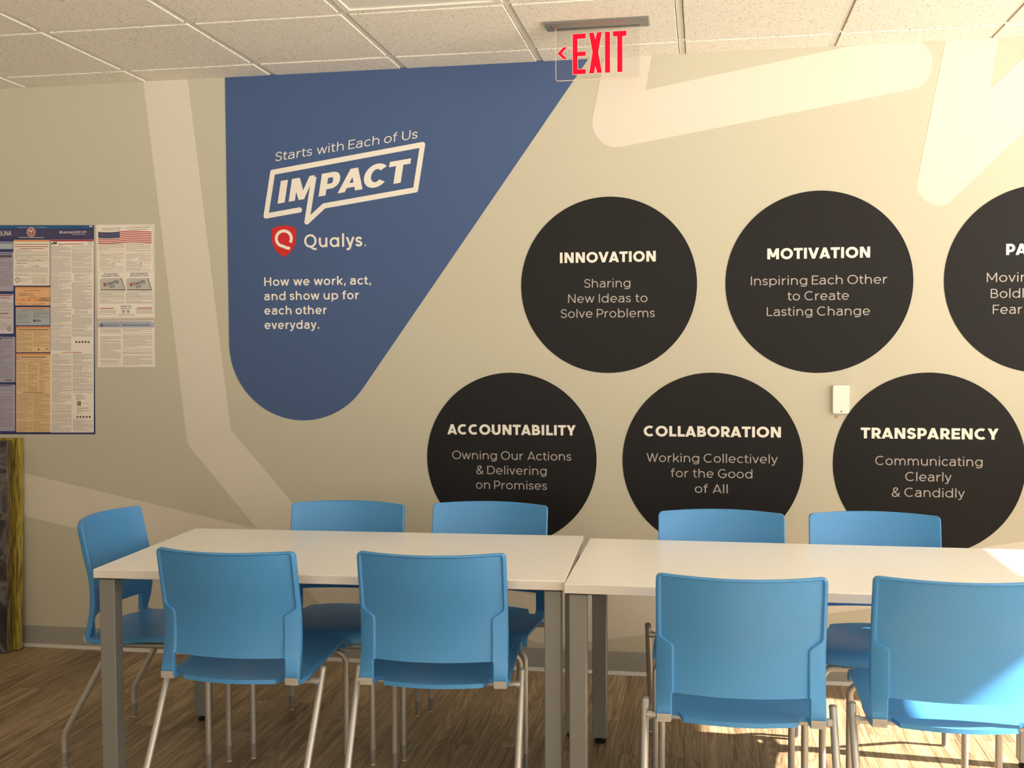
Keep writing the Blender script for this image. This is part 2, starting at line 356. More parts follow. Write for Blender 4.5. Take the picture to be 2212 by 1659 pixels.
def glyph(c, w):
    """returns (quads, width, left bearing class, right bearing class); bearing s = straight, r = round, d = diagonal"""
    h = w/2; q = []; st = lambda P, cl=False: q.extend(ribbon(P, w, cl)); wt = w*.92
    def el(W, y0, y1): st(arc(W/2, (y0+y1)/2, W/2-h, (y1-y0)/2-h, 0, 360, 44)[:-1], True)
    if c == 'I': st([(h, 0), (h, 1)]); return q, w, 's', 's'
    if c == 'L': W = .52+h*.5; st([(h, 1), (h, h), (W, h)]); return q, W, 's', 'o'
    if c == 'E': W = .57+h*.5; st([(W, 1-h), (h, 1-h), (h, h), (W, h)]); q += ribbon([(h, .505), (W-.05, .505)], wt); return q, W, 's', 'o'
    if c == 'F': W = .56+h*.5; st([(W, 1-h), (h, 1-h), (h, 0)]); q += ribbon([(h, .47), (W-.06, .47)], wt); return q, W, 's', 'o'
    if c == 'T': W = .64+h*.6; st([(0, 1-h), (W, 1-h)]); st([(W/2, 1-h), (W/2, 0)]); return q, W, 'o', 'o'
    if c == 'H': W = .74+h*.3; st([(h, 0), (h, 1)]); st([(W-h, 0), (W-h, 1)]); q += ribbon([(h, .51), (W-h, .51)], wt); return q, W, 's', 's'
    if c == 'N':
        W = .73+h*.55; st([(h, 0), (h, 1)]); st([(W-h, 0), (W-h, 1)]); k = w*.62; q.extend(dg(k, 1, W-k, 0, w*.95)); return q, W, 's', 's'
    if c == 'M':
        W = .86+h*.6; st([(h, 0), (h, 1)]); st([(W-h, 0), (W-h, 1)]); k = w*.6
        q.extend(dg(k, 1, W/2, .24-h*.4, w*.92)); q.extend(dg(W-k, 1, W/2, .24-h*.4, w*.92)); return q, W, 's', 's'
    if c in 'VA':
        W = .80+h*.7; hw = w/2*1.09
        if c == 'V': q.extend(dg(hw, 1, W/2, 0, w)); q.extend(dg(W-hw, 1, W/2, 0, w))
        else:
            q.extend(dg(hw, 0, W/2, 1, w)); q.extend(dg(W-hw, 0, W/2, 1, w)); q += ribbon([(W*.24, .22+h*.25), (W*.76, .22+h*.25)], wt*.95)
        return q, W, 'd', 'd'
    if c == 'Y':
        W = .74+h*.8; hw = w/2*1.25; q.extend(dg(hw, 1, W/2, .38, w)); q.extend(dg(W-hw, 1, W/2, .38, w)); st([(W/2, .44), (W/2, 0)]); return q, W, 'd', 'd'
    if c == 'W':
        W = 1.16; hw = w/2*1.06
        for a, y0, b_, y1 in ((hw, 1, W*.29, 0), (W*.29, 0, W*.5, 1), (W*.5, 1, W*.71, 0), (W*.71, 0, W-hw, 1)): q.extend(dg(a, y0, b_, y1, w))
        return q, W, 'd', 'd'
    if c == 'O': W = .94+h*.35; el(W, -.015, 1.015); return q, W, 'r', 'r'
    if c == 'Q': W = .94; el(W, -.015, 1.015); st([(W*.55, .02), (W*.80, -.13), (W*1.0, -.13)]); return q, W, 'r', 'r'
    if c in 'CG':
        W = .86+h*.35; st(arc(W*.54, .5, W*.54-h, .515-h, 47+w*35, 318-w*40, 36) if c == 'C' else arc(W*.52, .5, W*.52-h, .515-h, 50, 322, 36)+[(W-h, .44), (W*.5, .44)])
        if c == 'G': W += .02
        return q, W, 'r', 'o'
    if c == 'D':
        W = .80+h*.3; r = .5-h; st([(h, h), (h, 1-h)]+[(W*.42, 1-h)]+arc(W*.42, .5, W*.58-h, r, 88, -88, 22)+[(W*.42, h)], True); return q, W, 's', 'r'
    if c in 'PBR':
        W = .62+h*.5; m_ = {'P': .37, 'R': .40, 'B': .50}[c]; st([(h, 0), (h, 1)]); Wt = W if c != 'B' else W*.95
        ry = (1-h-m_-0)/2
        st([(h, 1-h), (Wt*.5, 1-h)]+arc(Wt*.52, 1-h-ry, Wt*.48-h, ry, 88, -88, 16)+[(Wt*.5, m_), (h, m_)])
        if c == 'R': q.extend(dg(W*.50, m_, W-w*.5+.03, 0, w)); W += .03
        if c == 'B':
            ry = (m_-h)/2; W += .03; st([(h, m_), (W*.55, m_)]+arc(W*.54, h+ry, W*.46-h, ry, 88, -88, 16)+[(W*.5, h), (h, h)])
        return q, W, 's', 'o' if c != 'B' else 'r'
    if c == 'U': W = .73+h*.4; r = W/2-h; st([(h, 1), (h, .36)]+arc(W/2, .36, r, .375-h, 180, 360, 24)+[(W-h, 1)]); return q, W, 's', 's'
    if c == 'S': W = .62+h*.55; st(crom([(h*.9+(W-1.8*h)*a, -.015+h+(1.03-w)*b_) for a, b_ in S_PTS])); return q, W, 'o', 'o'
    if c == '&':
        W = .74
        st(crom([(.72, .0), (.50, .24), (.28, .52), (.19, .70), (.22, .88), (.37, .975), (.52, .89), (.53, .74), (.40, .60), (.17, .44), (.07, .25), (.13, .07), (.32, .0), (.52, .08), (.66, .27), (.71, .43)]))
        return q, W, 'o', 'o'
    # lower case
    if c == 'l': st([(h, 0), (h, 1.03)]); return q, w, 's', 's'
    if c == 'i': st([(h, 0), (h, XH)]); q += ribbon([(h, .90), (h, 1.02)], w*1.12); return q, w, 's', 's'
    if c in 'nhum':
        W = .60+h*.6; r = W/2-h
        arch = lambda x0, W_: [(x0+h, .30)]+arc(x0+W_/2, XH+.012-h-.30, W_/2-h, .30, 172, 0, 20)+[(x0+W_-h, 0)]
        if c == 'u':
            st([(W-h, XH), (W-h, 0)]); st([(W-a, XH-b_) for a, b_ in arch(0, W)]); return q, W, 's', 's'
        st([(h, 0), (h, XH if c != 'h' else 1.03)])
        if c == 'm': W2 = .56+h*.3; st(arch(0, W2)); st(arch(W2-w, W2)); return q, 2*W2-w, 's', 's'
        st(arch(0, W)); return q, W, 's', 's'
    if c == 'r': W = .37+h*.3; st([(h, 0), (h, XH)]); st([(h, .34)]+arc(W, XH-h*.8-.34, W-h, .34, 172, 92, 14)); return q, W, 's', 'o'
    if c == 'o': W = .68+h*.3; el(W, -.012, XH+.012); return q, W, 'r', 'r'
    if c == 'c': W = .60+h*.3; st(arc(W*.56, XH/2, W*.56-h, XH/2+.012-h, 45, 316, 30)); return q, W, 'r', 'o'
    if c == 'e':
        W = .66+h*.3; st(arc(W/2, XH/2, W/2-h, XH/2+.012-h, 0, 318, 34)); q += ribbon([(h, XH*.49), (W-h*.2, XH*.49)], wt*.92); return q, W, 'r', 'r'
    if c == 'a':
        W = .56+h*.5
        st([(W-h, 0), (W-h, XH*.60)]+crom([(W-h, XH*.62), (W*.86-h*.5, XH*.90), (W*.52, XH-h+.01), (W*.24, XH-h-.02), (.07, XH*.84)]))
        st(crom([(W-h, XH*.55), (W*.60, XH*.60), (W*.30, XH*.555), (h, XH*.34), (h+.03, XH*.12+h*.2), (W*.40, h-.012), (W*.72, XH*.10+h*.2), (W-h, XH*.30)]))
        return q, W, 'r', 's'
    if c == '\x01':                                   # round single-storey a
        W = .70+h*.3; el(W, -.012, XH+.012); st([(W-h, 0), (W-h, XH)]); return q, W, 'r', 's'
    if c in 'dbpqg' and c != 'g' or c == 'g':
        W = .68+h*.4; el(W, -.012, XH+.012)
        if c == 'd': st([(W-h, 0), (W-h, 1.03)])
        if c == 'b': st([(h, 0), (h, 1.03)])
        if c == 'p': st([(h, -.23), (h, XH)])
        if c == 'q': st([(W-h, -.23), (W-h, XH)])
        if c == 'g': st([(W-h, XH), (W-h, .0)]+arc(W/2, .02, W/2-h, .25-h, 0, -142, 20))
        return q, W, 'r' if c in 'dg' else 's', 's' if c in 'dg' else 'r'
    if c == 'f': W = .40; x = .15+h*.3; st([(x, 0), (x, .80)]+arc(x+.21, .80, .21, .235-h, 180, 85, 12)); q += ribbon([(.0, XH-h), (W-.02, XH-h)], wt); return q, W, 'o', 'o'
    if c == 't': W = .40; x = .14+h*.3; st([(x, .93), (x, .20)]+arc(x+.19, .20, .19, .21-h, 180, 285, 12)); q += ribbon([(.0, XH-h), (W-.01, XH-h)], wt); return q, W, 'o', 'o'
    if c == 's': W = .48+h*.6; st(crom([(h*.9+(W-1.8*h)*a, -.012+h+(XH+.024-w)*b_) for a, b_ in S_PTS])); return q, W, 'o', 'o'
    if c in 'vy':
        W = .60+h*.6; hw = w/2*1.09; q.extend(dg(W-hw, XH, W/2, 0, w)) if c == 'v' else None; 
        if c == 'v': q.extend(dg(hw, XH, W/2, 0, w))
        else: q.extend(dg(hw, XH, W/2+.01, .03, w)); sl = (W/2-hw)/XH; q.extend(dg(W-hw, XH, W/2-.19*sl, -.19, w)); st([(W/2-.19*sl+h*.2, -.21+h*.3), (W/2-.27, -.21+h*.3)])
        return q, W, 'd', 'd'
    if c == 'w':
        W = .96; hw = w/2*1.05
        for a, y0, b_, y1 in ((hw, XH, W*.28, 0), (W*.28, 0, W*.5, XH), (W*.5, XH, W*.72, 0), (W*.72, 0, W-hw, XH)): q.extend(dg(a, y0, b_, y1, w))
        return q, W, 'd', 'd'
    if c == 'k': W = .58+h*.4; st([(h, 0), (h, 1.03)]); q.extend(dg(h, .22, W-w*.6, XH, w)); q.extend(dg(W*.40, .44, W-w*.55, 0, w)); return q, W, 's', 'd'
    if c == '.': W = w*1.15; q += ribbon([(W/2, 0), (W/2, W)], W); return q, W, 's', 's'
    if c == ',': W = w*1.2; q.append([(W*.15, -.16), (W*.55, -.16), (W, W*1.0), (0, W*1.0)]); return q, W, 's', 's'
    if c == '-': q += ribbon([(.04, .37), (.36, .37)], wt); return q, .40, 'o', 'o'
    if c == '/': q.extend(dg(.06, -.05, .40, 1.05, w)); return q, .46, 'o', 'o'
    if c == "'": q += ribbon([(h, 1), (h, .72)], w); return q, w, 's', 's'
    if c == '\xf3': q, W, l_, r_ = glyph('o', w); return q+ribbon([(W*.45, .82), (W*.72, 1.05)], wt), W, l_, r_
    if c == 'K': W = .66+h*.4; st([(h, 0), (h, 1)]); q.extend(dg(h, .28, W-w*.6, 1, w)); q.extend(dg(W*.40, .58, W-w*.55, 0, w)); return q, W, 's', 'd'
    if c == 'J': W = .52+h*.4; st([(W-h, 1), (W-h, .30)]+arc(W/2, .30, W/2-h, .315-h, 0, -150, 16)); return q, W, 'o', 's'
    if c == '0': W = .64+h*.3; el(W, -.012, 1.012); return q, W, 'r', 'r'
    if c == '1': W = .30+h; st([(0, .84), (W-h, 1-h*.4), (W-h, 0)]); return q, W, 'o', 's'
    if c == '2': W = .58+h*.3; st(crom([(h, .72), (W*.2, .93-h*.5), (W*.5, 1.012-h), (W*.85, .88-h*.3), (W-h, .70), (W*.80, .46), (W*.4, .2), (h*.9, h)])+[(W, h)]); return q, W, 'o', 'o'
    if c == '6': W = .62+h*.3; st(arc(W/2, .31, W/2-h, .322-h, 0, 360, 30)[:-1], True); st(crom([(h, .33), (W*.16, .62), (W*.40, .86), (W*.74, 1)])); return q, W, 'r', 'r'
    if c == '7': W = .58; st([(0, 1-h), (W-h*.6, 1-h), (W*.30, 0)]); return q, W, 'o', 'o'
    if c == '8': W = .62+h*.3; st(arc(W/2, .265, W/2-h, .277-h, 0, 360, 26)[:-1], True); st(arc(W/2, .755, W/2-h-.04, .257-h, 0, 360, 26)[:-1], True); return q, W, 'r', 'r'
    if c == '9': W = .62+h*.3; st(arc(W/2, .69, W/2-h, .322-h, 0, 360, 30)[:-1], True); st(crom([(W-h, .67), (W*.84, .38), (W*.60, .14), (W*.26, 0)])); return q, W, 'r', 'r'
    if c == 'j': q, W, l_, r_ = glyph('i', w); st([(h, XH), (h, -.08), (-.08, -.20)]); return q, W, l_, r_
    if c == 'z': W = .5+h; st([(0, XH-h), (W-h, XH-h), (h, h), (W, h)]); return q, W, 'o', 'o'
    return q, .30, 'o', 'o'
BEAR = {'s': .095, 'r': .055, 'd': .012, 'o': .03}
def text_quads(s, w, track=0.0):
    out = []; x = 0; pr_ = None
    for c in s:
        if c == ' ': x += .44; pr_ = None; continue
        q, W, bl, brr = glyph(c, w)
        if pr_ is not None: x += BEAR[pr_]+BEAR[bl]+.02+track
        out.append([[(x+a, b_) for a, b_ in p] for p in q]); x += W; pr_ = brr
    return out, x
def set_text(mb, s, w, xl, xr, z, cap, y, ang=0.0, slant=0.0, track=0.0):
    gl, W = text_quads(s, w, track); sx = (xr-xl)/W/math.cos(ang); ca, sa = math.cos(ang), math.sin(ang); i = 0
    for g in gl:
        for p in g:
            i += 1; yy = y-.000004*(i % 9)
            mb.flat_y([(xl+(a*sx+slant*b_*cap)*ca-(b_*cap)*sa, z+(a*sx+slant*b_*cap)*sa+(b_*cap)*ca) for a, b_ in p], yy)
YT = -.0018

# ---------------------------------------------------------------- value circles
ZU, ZL, RC = 1.6965, .9394, .3792
HB = {'u': 1.7945, 'l': 1.0445}; LB = {'u': (1.6865, 1.6215, 1.557), 'l': (.9345, .8695, .804)}
CIRC = [
    (-.1946, 'u', ('INNOVATION', -.4027, .0104), [('Sharing', -.2973, -.098), ('New Ideas to', -.3675, -.0251), ('Solve Problems', -.400, .0064)], 'black circle wall decal headed INNOVATION'),
    (.682, 'u', ('MOTIVATION', .4753, .8896), [('Inspiring Each Other', .408, .9584), ('to Create', .5581, .8064), ('Lasting Change', .474, .8908)], 'black circle wall decal headed MOTIVATION'),
    (1.5595, 'u', ('PA', 1.4182, 1.4985), [('Moving', 1.3453, 1.5425), ('Boldly', 1.3611, 1.519), ('Fear', 1.3698, 1.482)], 'black circle wall decal cut by the right edge of the photo, heading starts PA'),
    (-.6244, 'l', ('ACCOUNTABILITY', -.9102, -.3349), [('Owning Our Actions', -.8889, -.3558), ('& Delivering', -.7803, -.4648), ('on Promises', -.7817, -.4636)], 'black circle wall decal headed ACCOUNTABILITY'),
    (.2466, 'l', ('COLLABORATION', -.0414, .5341), [('Working Collectively', -.0296, .5212), ('for the Good', .074, .4169), ('of All', .1761, .3143)], 'black circle wall decal headed COLLABORATION'),
    (1.1251, 'l', ('TRANSPARENCY', .8573, 1.3989), [('Communicating', .9162, 1.3375), ('Clearly', 1.036, 1.2178), ('& Candidly', .9824, 1.2698)], 'black circle wall decal headed TRANSPARENCY'),
]
for x, row, hd, lines, lab in CIRC:
    z = ZU if row == 'u' else ZL
    b = MB(); b.prism_y([(x+RC*math.cos(a), z+RC*math.sin(a)) for a in [2*math.pi*k/160 for k in range(160)]], -.0014, -.00075)
    o = tag(b.build('wall_decal', m_black), lab, 'wall decal', 'black value circles on the wall')
    b = MB(); set_text(b, hd[0], .228, hd[1], hd[2], HB[row], .0452, YT, track=-.04); b.build('heading_lettering', m_txt_w, o)['label'] = 'bold white heading'
    for (t, a, c), zz in zip(lines, LB[row]):
        b = MB(); set_text(b, t, .105, a, c, zz, .0372, YT); b.build('caption_line', m_txt_g, o)['label'] = 'thin light gray caption line'

# ---------------------------------------------------------------- blue mural panel
cx, cz, r = -1.5855, 1.4535, .352
dx, dz = .586, .810
pts = [(-1.9385, TOP)]
pts += [(cx+r*math.cos(math.radians(a)), cz+r*math.sin(math.radians(a))) for a in [180+k*3 for k in range(0, 49)] if a < 324]
nx, nz = .810, -.586
pts += [(cx+r*nx, cz+r*nz)]
t = (TOP-pts[-1][1])/.8113
pts += [(-.2745, TOP)]
b = MB(); b.prism_y(pts, -.0014, -.0008)
bl = tag(b.build('wall_mural_panel', m_blue), 'large blue teardrop-shaped wall graphic with white IMPACT speech bubble', 'wall graphic')
b = MB(); set_text(b, 'Starts with Each of Us', .095, -1.7023, -1.0243-.012, 2.2773, .0395, YT, math.atan(.12), .20); b.build('slogan_lettering', m_txt_w, bl)
# speech bubble outline, round joins
P = [(-1.5885, 2.0555), (-1.7495, 2.0325), (-1.7145, 2.2285), (-1.0125, 2.3275), (-1.0465, 2.1300), (-1.4725, 2.0705), (-1.5545, 2.0010), (-1.5180, 2.2030)]
b = MB(); BW = .0235
def cap_disc(p, r): b.flat_y([(p[0]+r*math.cos(a), p[1]+r*math.sin(a)) for a in [2*math.pi*k/20 for k in range(20)]], YT-.00003)
for i in range(len(P)-1):
    for q in ribbon([P[i], P[i+1]], BW): b.flat_y(q, YT-.000004*i)
for p in P[:-1]: cap_disc(p, BW/2)
b.build('speech_bubble', m_txt_w, bl)
# IMPACT in heavy oblique capitals: x along the baseline, y along the stems
E1 = Vector((.5418, .0719))/.5465; E2 = Vector((.0174, .1016)); O0 = Vector((-1.6932, 2.0867)); BL = .6378
def ipt(p): return tuple(O0+E1*(p[0]*BL)+E2*p[1])
b = MB(); wI = .058
_ihk = [0]
def ih(poly): _ihk[0] += 1; b.flat_y([ipt(p) for p in poly], YT-.00001-.000003*_ihk[0])
def iring(P_, wx, wy):                         # ribbon with different weights across and up
    k_ = wx/wy
    for q in ribbon([(a/k_, b_) for a, b_ in P_], wy): ih([(a*k_, b_) for a, b_ in q])
ih([(0, 0), (.054, 0), (.054, 1), (0, 1)])
ih([(.084, 0), (.131, 0), (.131, 1), (.084, 1)]); ih([(.084, 1), (.143, 1), (.203, .12), (.203, 0), (.160, 0)]); ih([(.160, 0), (.200, 0), (.256, 1), (.217, 1)])
ih([(.309, 0), (.361, 0), (.361, 1), (.309, 1)])
iring([(.33, .885), (.395, .885)]+arc(.395, .635, .033, .25, 88, -88, 18)+[(.33, .385)], .052, .23)
ih([(.451, 0), (.504, 0), (.572, 1), (.522, 1)]); ih([(.636, 0), (.581, 0), (.524, 1), (.578, 1)]); ih([(.50, .17), (.60, .17), (.59, .37), (.51, .37)])
iring(arc(.724, .5, .064, .405, 42, 320, 30), .052, .235)
ih([(.811, 1), (.811, .77), (.966, .77), (.966, 1)]); ih([(.862, 0), (.915, 0), (.915, .80), (.862, .80)])
b.build('impact_lettering', m_txt_w, bl)
# shield and logo word
sh = [(-1.7235, 1.9725), (-1.700, 1.983), (-1.6652, 1.9880), (-1.630, 1.983), (-1.6065, 1.9725), (-1.6070, 1.925), (-1.612, 1.898), (-1.6245, 1.876), (-1.643, 1.858), (-1.6652, 1.8450), (-1.688, 1.858), (-1.7055, 1.876), (-1.718, 1.898), (-1.7232, 1.925)]
b = MB(); b.flat_y(sh, YT); s_ = b.build('shield_emblem', m_red, bl)
b = MB(); q0 = (-1.6655, 1.9282)
for q in ribbon(arc(q0[0], q0[1], .0360, .0345, -32, 262, 50)+crom([(-1.6655-.004, 1.8937), (-1.655, 1.887), (-1.6365, 1.8835)]), .0135): b.flat_y(q, YT-.0002)
b.build('emblem_ring', m_txt_w, s_)
b = MB(); set_text(b, 'Qu\x01lys', .155, -1.5685, -1.2945, 1.8855, .0585, YT)
for q in ribbon(arc(-1.2815, 1.8895, .0042, .0042, 0, 360, 16), .0011): b.flat_y(q, YT)
set_text(b, 'R', .16, -1.2831, -1.2801, 1.8873, .0042, YT)
b.build('logo_lettering', m_txt_w, bl)
for s, a, c, z in [('How we work, act,', -1.7626, -1.2554, 1.7150), ('and show up for', -1.7636, -1.3132, 1.6497), ('each other', -1.7635, -1.465, 1.5843), ('everyday.', -1.7638, -1.5016, 1.5185)]:
    b = MB(); set_text(b, s, .155, a, c, z, .0385, YT); b.build('message_line', m_txt_w, bl)

# ---------------------------------------------------------------- notices on the wall
PC = [(-3.0916, 2.0228), (-2.3025, 2.0039), (-3.1177, 1.0233), (-2.3215, 1.031)]
def W2(x, y):                                     # position on the notice board area, 0..1100 across, 88..1586 down
    s, t = x/1100, (y-88)/1498
    return tuple((PC[0][i]*(1-s)+PC[1][i]*s)*(1-t)+(PC[2][i]*(1-s)+PC[3][i]*s)*t for i in (0, 1))
def rect(b, x0, y0, x1, y1, y, r=0):
    P_ = [(x0, y0), (x1, y0), (x1, y1), (x0, y1)]
    Q = [W2(*p) for p in P_]
    b.flat_y(fillet([(*q, r) for q in Q]) if r else Q, y)
def pmat(n, c): return mat(n, c, .45, spec=.4)
pm = {k: pmat('print_'+k, c) for k, c in dict(navy=(.022, .032, .13), strip=(.015, .09, .24), purple=(.05, .045, .12), cream=(.74, .68, .60), white=(.80, .74, .68),
      orange=(.68, .27, .09), pale_orange=(.72, .42, .22), tan=(.72, .50, .29), bluegray=(.38, .42, .46), lavender=(.36, .34, .44), lilac=(.60, .55, .60), ink=(.10, .085, .08), gray=(.22, .19, .175),
      red=(.38, .03, .035), seal=(.32, .07, .05), flagred=(.45, .03, .04), flagblue=(.02, .035, .12), header=(.36, .40, .52), brown=(.30, .20, .12), inkblue=(.05, .05, .16)).items()}
def lines(b, x0, x1, y0, y1, pitch, y, th=2.6, gaps=.10, seed=0):
    R_ = random.Random(seed*131+int(x0)+int(y0)); yy = y0
    while yy < y1:
        u = R_.random()
        if u < gaps: yy += pitch*.7
        end = x1 if R_.random() < .72 else x0+(x1-x0)*(.35+.5*R_.random())
        x = x0
        while x < end-3:
            l = min(6+22*R_.random(), end-x); rect(b, x, yy, x+l, yy+th, y); x += l+2.4
        yy += pitch
def btext(b, s, x0, x1, yb, hpx, y, m=None, w=.14, rot=0):
    a = W2(x0, yb); c = W2(x1, yb); hh = abs(W2(x0, yb-hpx)[1]-a[1])
    set_text(b, s, w, a[0], c[0], a[1], hh, y, rot)
def disc(b, x, y, r, yy, n=24):
    cx_, cz_ = W2(x, y); R_ = r*.00066
    b.flat_y([(cx_+R_*math.cos(2*math.pi*k/n), cz_+R_*math.sin(2*math.pi*k/n)) for k in range(n)], yy)
def ringp(b, x, y, r, th, yy):
    cx_, cz_ = W2(x, y); R_ = r*.00066
    for q in ribbon(arc(cx_, cz_, R_, R_, 0, 360, 24)[:-1], th*.00066, True): b.flat_y(q, yy)
def squiggle(b, x0, x1, yb, hpx, y, seed, th=2.2):
    R_ = random.Random(seed); n = int((x1-x0)/4); pts_ = []
    for k in range(n+1): pts_.append(W2(x0+(x1-x0)*k/n+R_.uniform(-1.5, 1.5), yb-hpx*(.15+.85*R_.random()*(1 if k % 2 else .35))))
    for q in ribbon(crom(pts_, 4), th*.00066): b.flat_y(q, y)
class Each:                                        # every call starts a mesh of its own
    def __init__(s, name, m_, par): s.a = (name, m_, par)
    def __call__(s, fn, *a, **k): b = MB(); fn(b, *a, **k); return b.build(*s.a)
Y1, Y2, Y3, Y4, Y5 = -.0016, -.0019, -.0022, -.0025, -.0028
b = MB(); q4 = [W2(-285, 88), W2(680, 88), W2(690, 1586), W2(-285, 1586)]; b.prism_y(q4, Y1, -.0008)
po = tag(b.build('labor_law_poster', pm['navy']), 'large navy-bordered labor law poster crowded with fine print panels', 'poster')
b = MB(); rect(b, -285, 91, 678, 113, Y2); b.build('top_strip', pm['strip'], po)
b = MB(); rect(b, -285, 118, 680, 182, Y2); hd = b.build('header_band', pm['purple'], po)
E_ = Each('header_lettering', pm['white'], hd)
E_(btext, 'CAROLINA', -82, 86, 165, 32, Y3, w=.12); E_(btext, 'LaborLawCenter.com', 455, 627, 147, 17, Y3, w=.13)
Each('header_ring', pm['white'], hd)(ringp, 443, 138, 7, 4, Y3); E_ = Each('header_line', pm['white'], hd); E_(rect, 525, 152, 622, 154, Y3); E_(rect, 140, 174, 320, 177, Y3); E_(rect, 648, 93, 670, 100, Y3)
for k in range(6): E_ = Each('header_star', pm['white'], hd); E_(disc, 132+k*12, 104, 3, Y3, 5); E_(disc, 270+k*13, 104, 3, Y3, 5)
b = MB(); disc(b, 230, 136, 36, Y3, 36); sl_ = b.build('seal', pm['seal'], hd)
b = MB(); ringp(b, 230, 136, 33, 2.5, Y4); ringp(b, 230, 136, 25, 1.5, Y4)
# spread-wing bird mark
for sgn in (-1, 1):
    for k in range(3):
        for q in ribbon(crom([W2(230, 146), W2(230+sgn*9, 136-4*k), W2(230+sgn*(15-2*k), 122-3*k)], 5), .0022): b.flat_y(q, Y4)
rect(b, 226, 124, 234, 152, Y4)
b.build('eagle_mark', pm['white'], sl_)
def panel(name, m_, x0, y0, x1, y1, hm=None, hh=12):
    b = MB(); rect(b, x0, y0, x1, y1, Y2, .004); o = b.build(name, m_, po)
    if hm:
        b = MB(); rect(b, x0+2, y0+1, x1-2, y0+hh, Y3); b.build('panel_heading', hm, o)
    return o
def fine(o, mcol, blocks, pitch=7, th=2.6, name='fine_print'):
    b = MB()
    for i, (x0, x1, y0, y1) in enumerate(blocks): lines(b, x0, x1, y0, y1, pitch, Y3, th, seed=i+3)
    f = b.build(name, mcol, o); f['kind'] = 'stuff'; return f
# left column (runs on beyond the frame)
for (y0, y1, mk_) in [(205, 258, 'bluegray'), (280, 558, 'lavender'), (580, 862, 'lilac'), (885, 1210, 'lavender'), (1228, 1563, 'lavender')]:
    o = panel('notice_panel', pm[mk_], -250, y0, 96+12*(y0 > 870)+4*(y0 > 270), y1, None)
    fine(o, pm['gray'], [(-240, -70, y0+26, y1-12), (-60, 92, y0+26, y1-30)])
    b = MB(); rect(b, -240, y0+6, 90, y0+12, Y3); b.build('panel_title', pm['inkblue'], o)
b = MB(); rect(b, -40, 299, 88, 318, Y4); b.build('black_bar', pm['ink'], po)
E_ = Each('red_heading', pm['red'], po); E_(rect, -20, 585, 88, 590, Y4); E_(rect, -30, 600, 70, 604, Y4); E_(rect, -40, 715, 60, 719, Y4)
E_ = Each('emblem', pm['ink'], po); E_(ringp, 70, 828, 15, 3, Y4); E_(ringp, 70, 828, 9, 2, Y4); E_(rect, 36, 1192, 92, 1199, Y4); E_(disc, 3, 900, 9, Y4)
# workers' compensation style panel with handwriting
o = panel('notice_panel', pm['cream'], 100, 192, 365, 518, pm['orange'], 13)
fine(o, pm['gray'], [(112, 352, 262, 330), (112, 350, 392, 450), (240, 345, 462, 500), (150, 235, 470, 486)], 9)
for y_ in (223, 238, 252): Each('red_heading', pm['red'], o)(rect, 108 if y_ != 252 else 145, y_, 355 if y_ != 252 else 320, y_+4, Y3)
E_ = Each('handwriting', pm['ink'], o); E_(squiggle, 120, 340, 346, 13, Y4, 5, 2.6); E_(squiggle, 120, 200, 364, 12, Y4, 6, 2.6); E_(squiggle, 122, 168, 386, 12, Y4, 7); E_(squiggle, 228, 288, 386, 12, Y4, 8)
b = MB(); ringp(b, 130, 478, 15, 5, Y3); b.build('emblem', pm['ink'], o)
o = panel('notice_panel', pm['pale_orange'], 113, 528, 367, 660, pm['orange'], 11)
E_ = Each('panel_title', pm['ink'], o); E_(btext, 'Regular Paydays for Employees of', 172, 304, 558, 9, Y3, w=.13); E_(rect, 140, 589, 255, 591, Y3); E_(rect, 212, 601, 268, 604, Y3)
b = MB(); rect(b, 122, 611, 290, 628, Y3)
b.build('orange_bar', pm['orange'], o)
E_ = Each('handwriting', pm['ink'], o); E_(btext, 'Qualys Inc', 140, 242, 585, 17, Y4, w=.09)
for a_ in [(288, 368, 610, 9, Y4, 11, 3.5), (292, 366, 621, 9, Y4, 12, 3.5), (290, 366, 631, 9, Y4, 13, 3.5), (132, 208, 655, 11, Y4, 14), (238, 324, 655, 11, Y4, 15)]: E_(squiggle, *a_)
for x_ in (132, 180, 232): E_ = Each('tick_box', pm['white'], o); E_(disc, x_, 619, 3, Y4, 10); E_(rect, x_+7, 616, x_+20, 621, Y4)
o = panel('notice_panel', pm['bluegray'], 117, 672, 365, 802, pm['orange'], 11)
E_ = Each('panel_title', pm['ink'], o); E_(btext, 'YOU MAY NEED TO CHECK YOUR WITHHOLDING', 155, 326, 697, 8, Y3, w=.16); E_(btext, 'IRS', 268, 300, 776, 14, Y3, w=.26); Each('emblem', pm['ink'], o)(rect, 244, 761, 264, 777, Y3, .002)
fine(o, pm['gray'], [(122, 225, 704, 790), (244, 362, 704, 752)])
o = panel('notice_panel', pm['tan'], 120, 810, 367, 995, pm['orange'], 15)
E_ = Each('panel_title', pm['ink'], o); E_(rect, 130, 830, 355, 836, Y3); E_(rect, 335, 968, 356, 974, Y3); Each('emblem', pm['ink'], o)(disc, 283, 975, 7, Y3)
fine(o, pm['brown'], [(124, 238, 844, 985), (246, 360, 844, 958)])
o = panel('notice_panel', pm['tan'], 120, 1003, 370, 1570, pm['orange'], 15)
E_ = Each('panel_title', pm['ink'], o); E_(rect, 155, 1028, 340, 1034, Y3); E_(rect, 165, 1283, 325, 1287, Y3); Each('emblem', pm['ink'], o)(ringp, 136, 1037, 11, 4, Y3)
fine(o, pm['brown'], [(156, 358, 1040, 1052), (126, 200, 1064, 1142), (207, 276, 1064, 1150), (288, 360, 1064, 1180), (126, 200, 1152, 1275), (207, 276, 1158, 1275), (288, 330, 1190, 1270), (128, 242, 1292, 1475), (248, 362, 1292, 1475), (128, 242, 1490, 1562), (248, 362, 1490, 1562)])
o = panel('notice_panel', pm['white'], 370, 190, 680, 1573, pm['red'], 13)
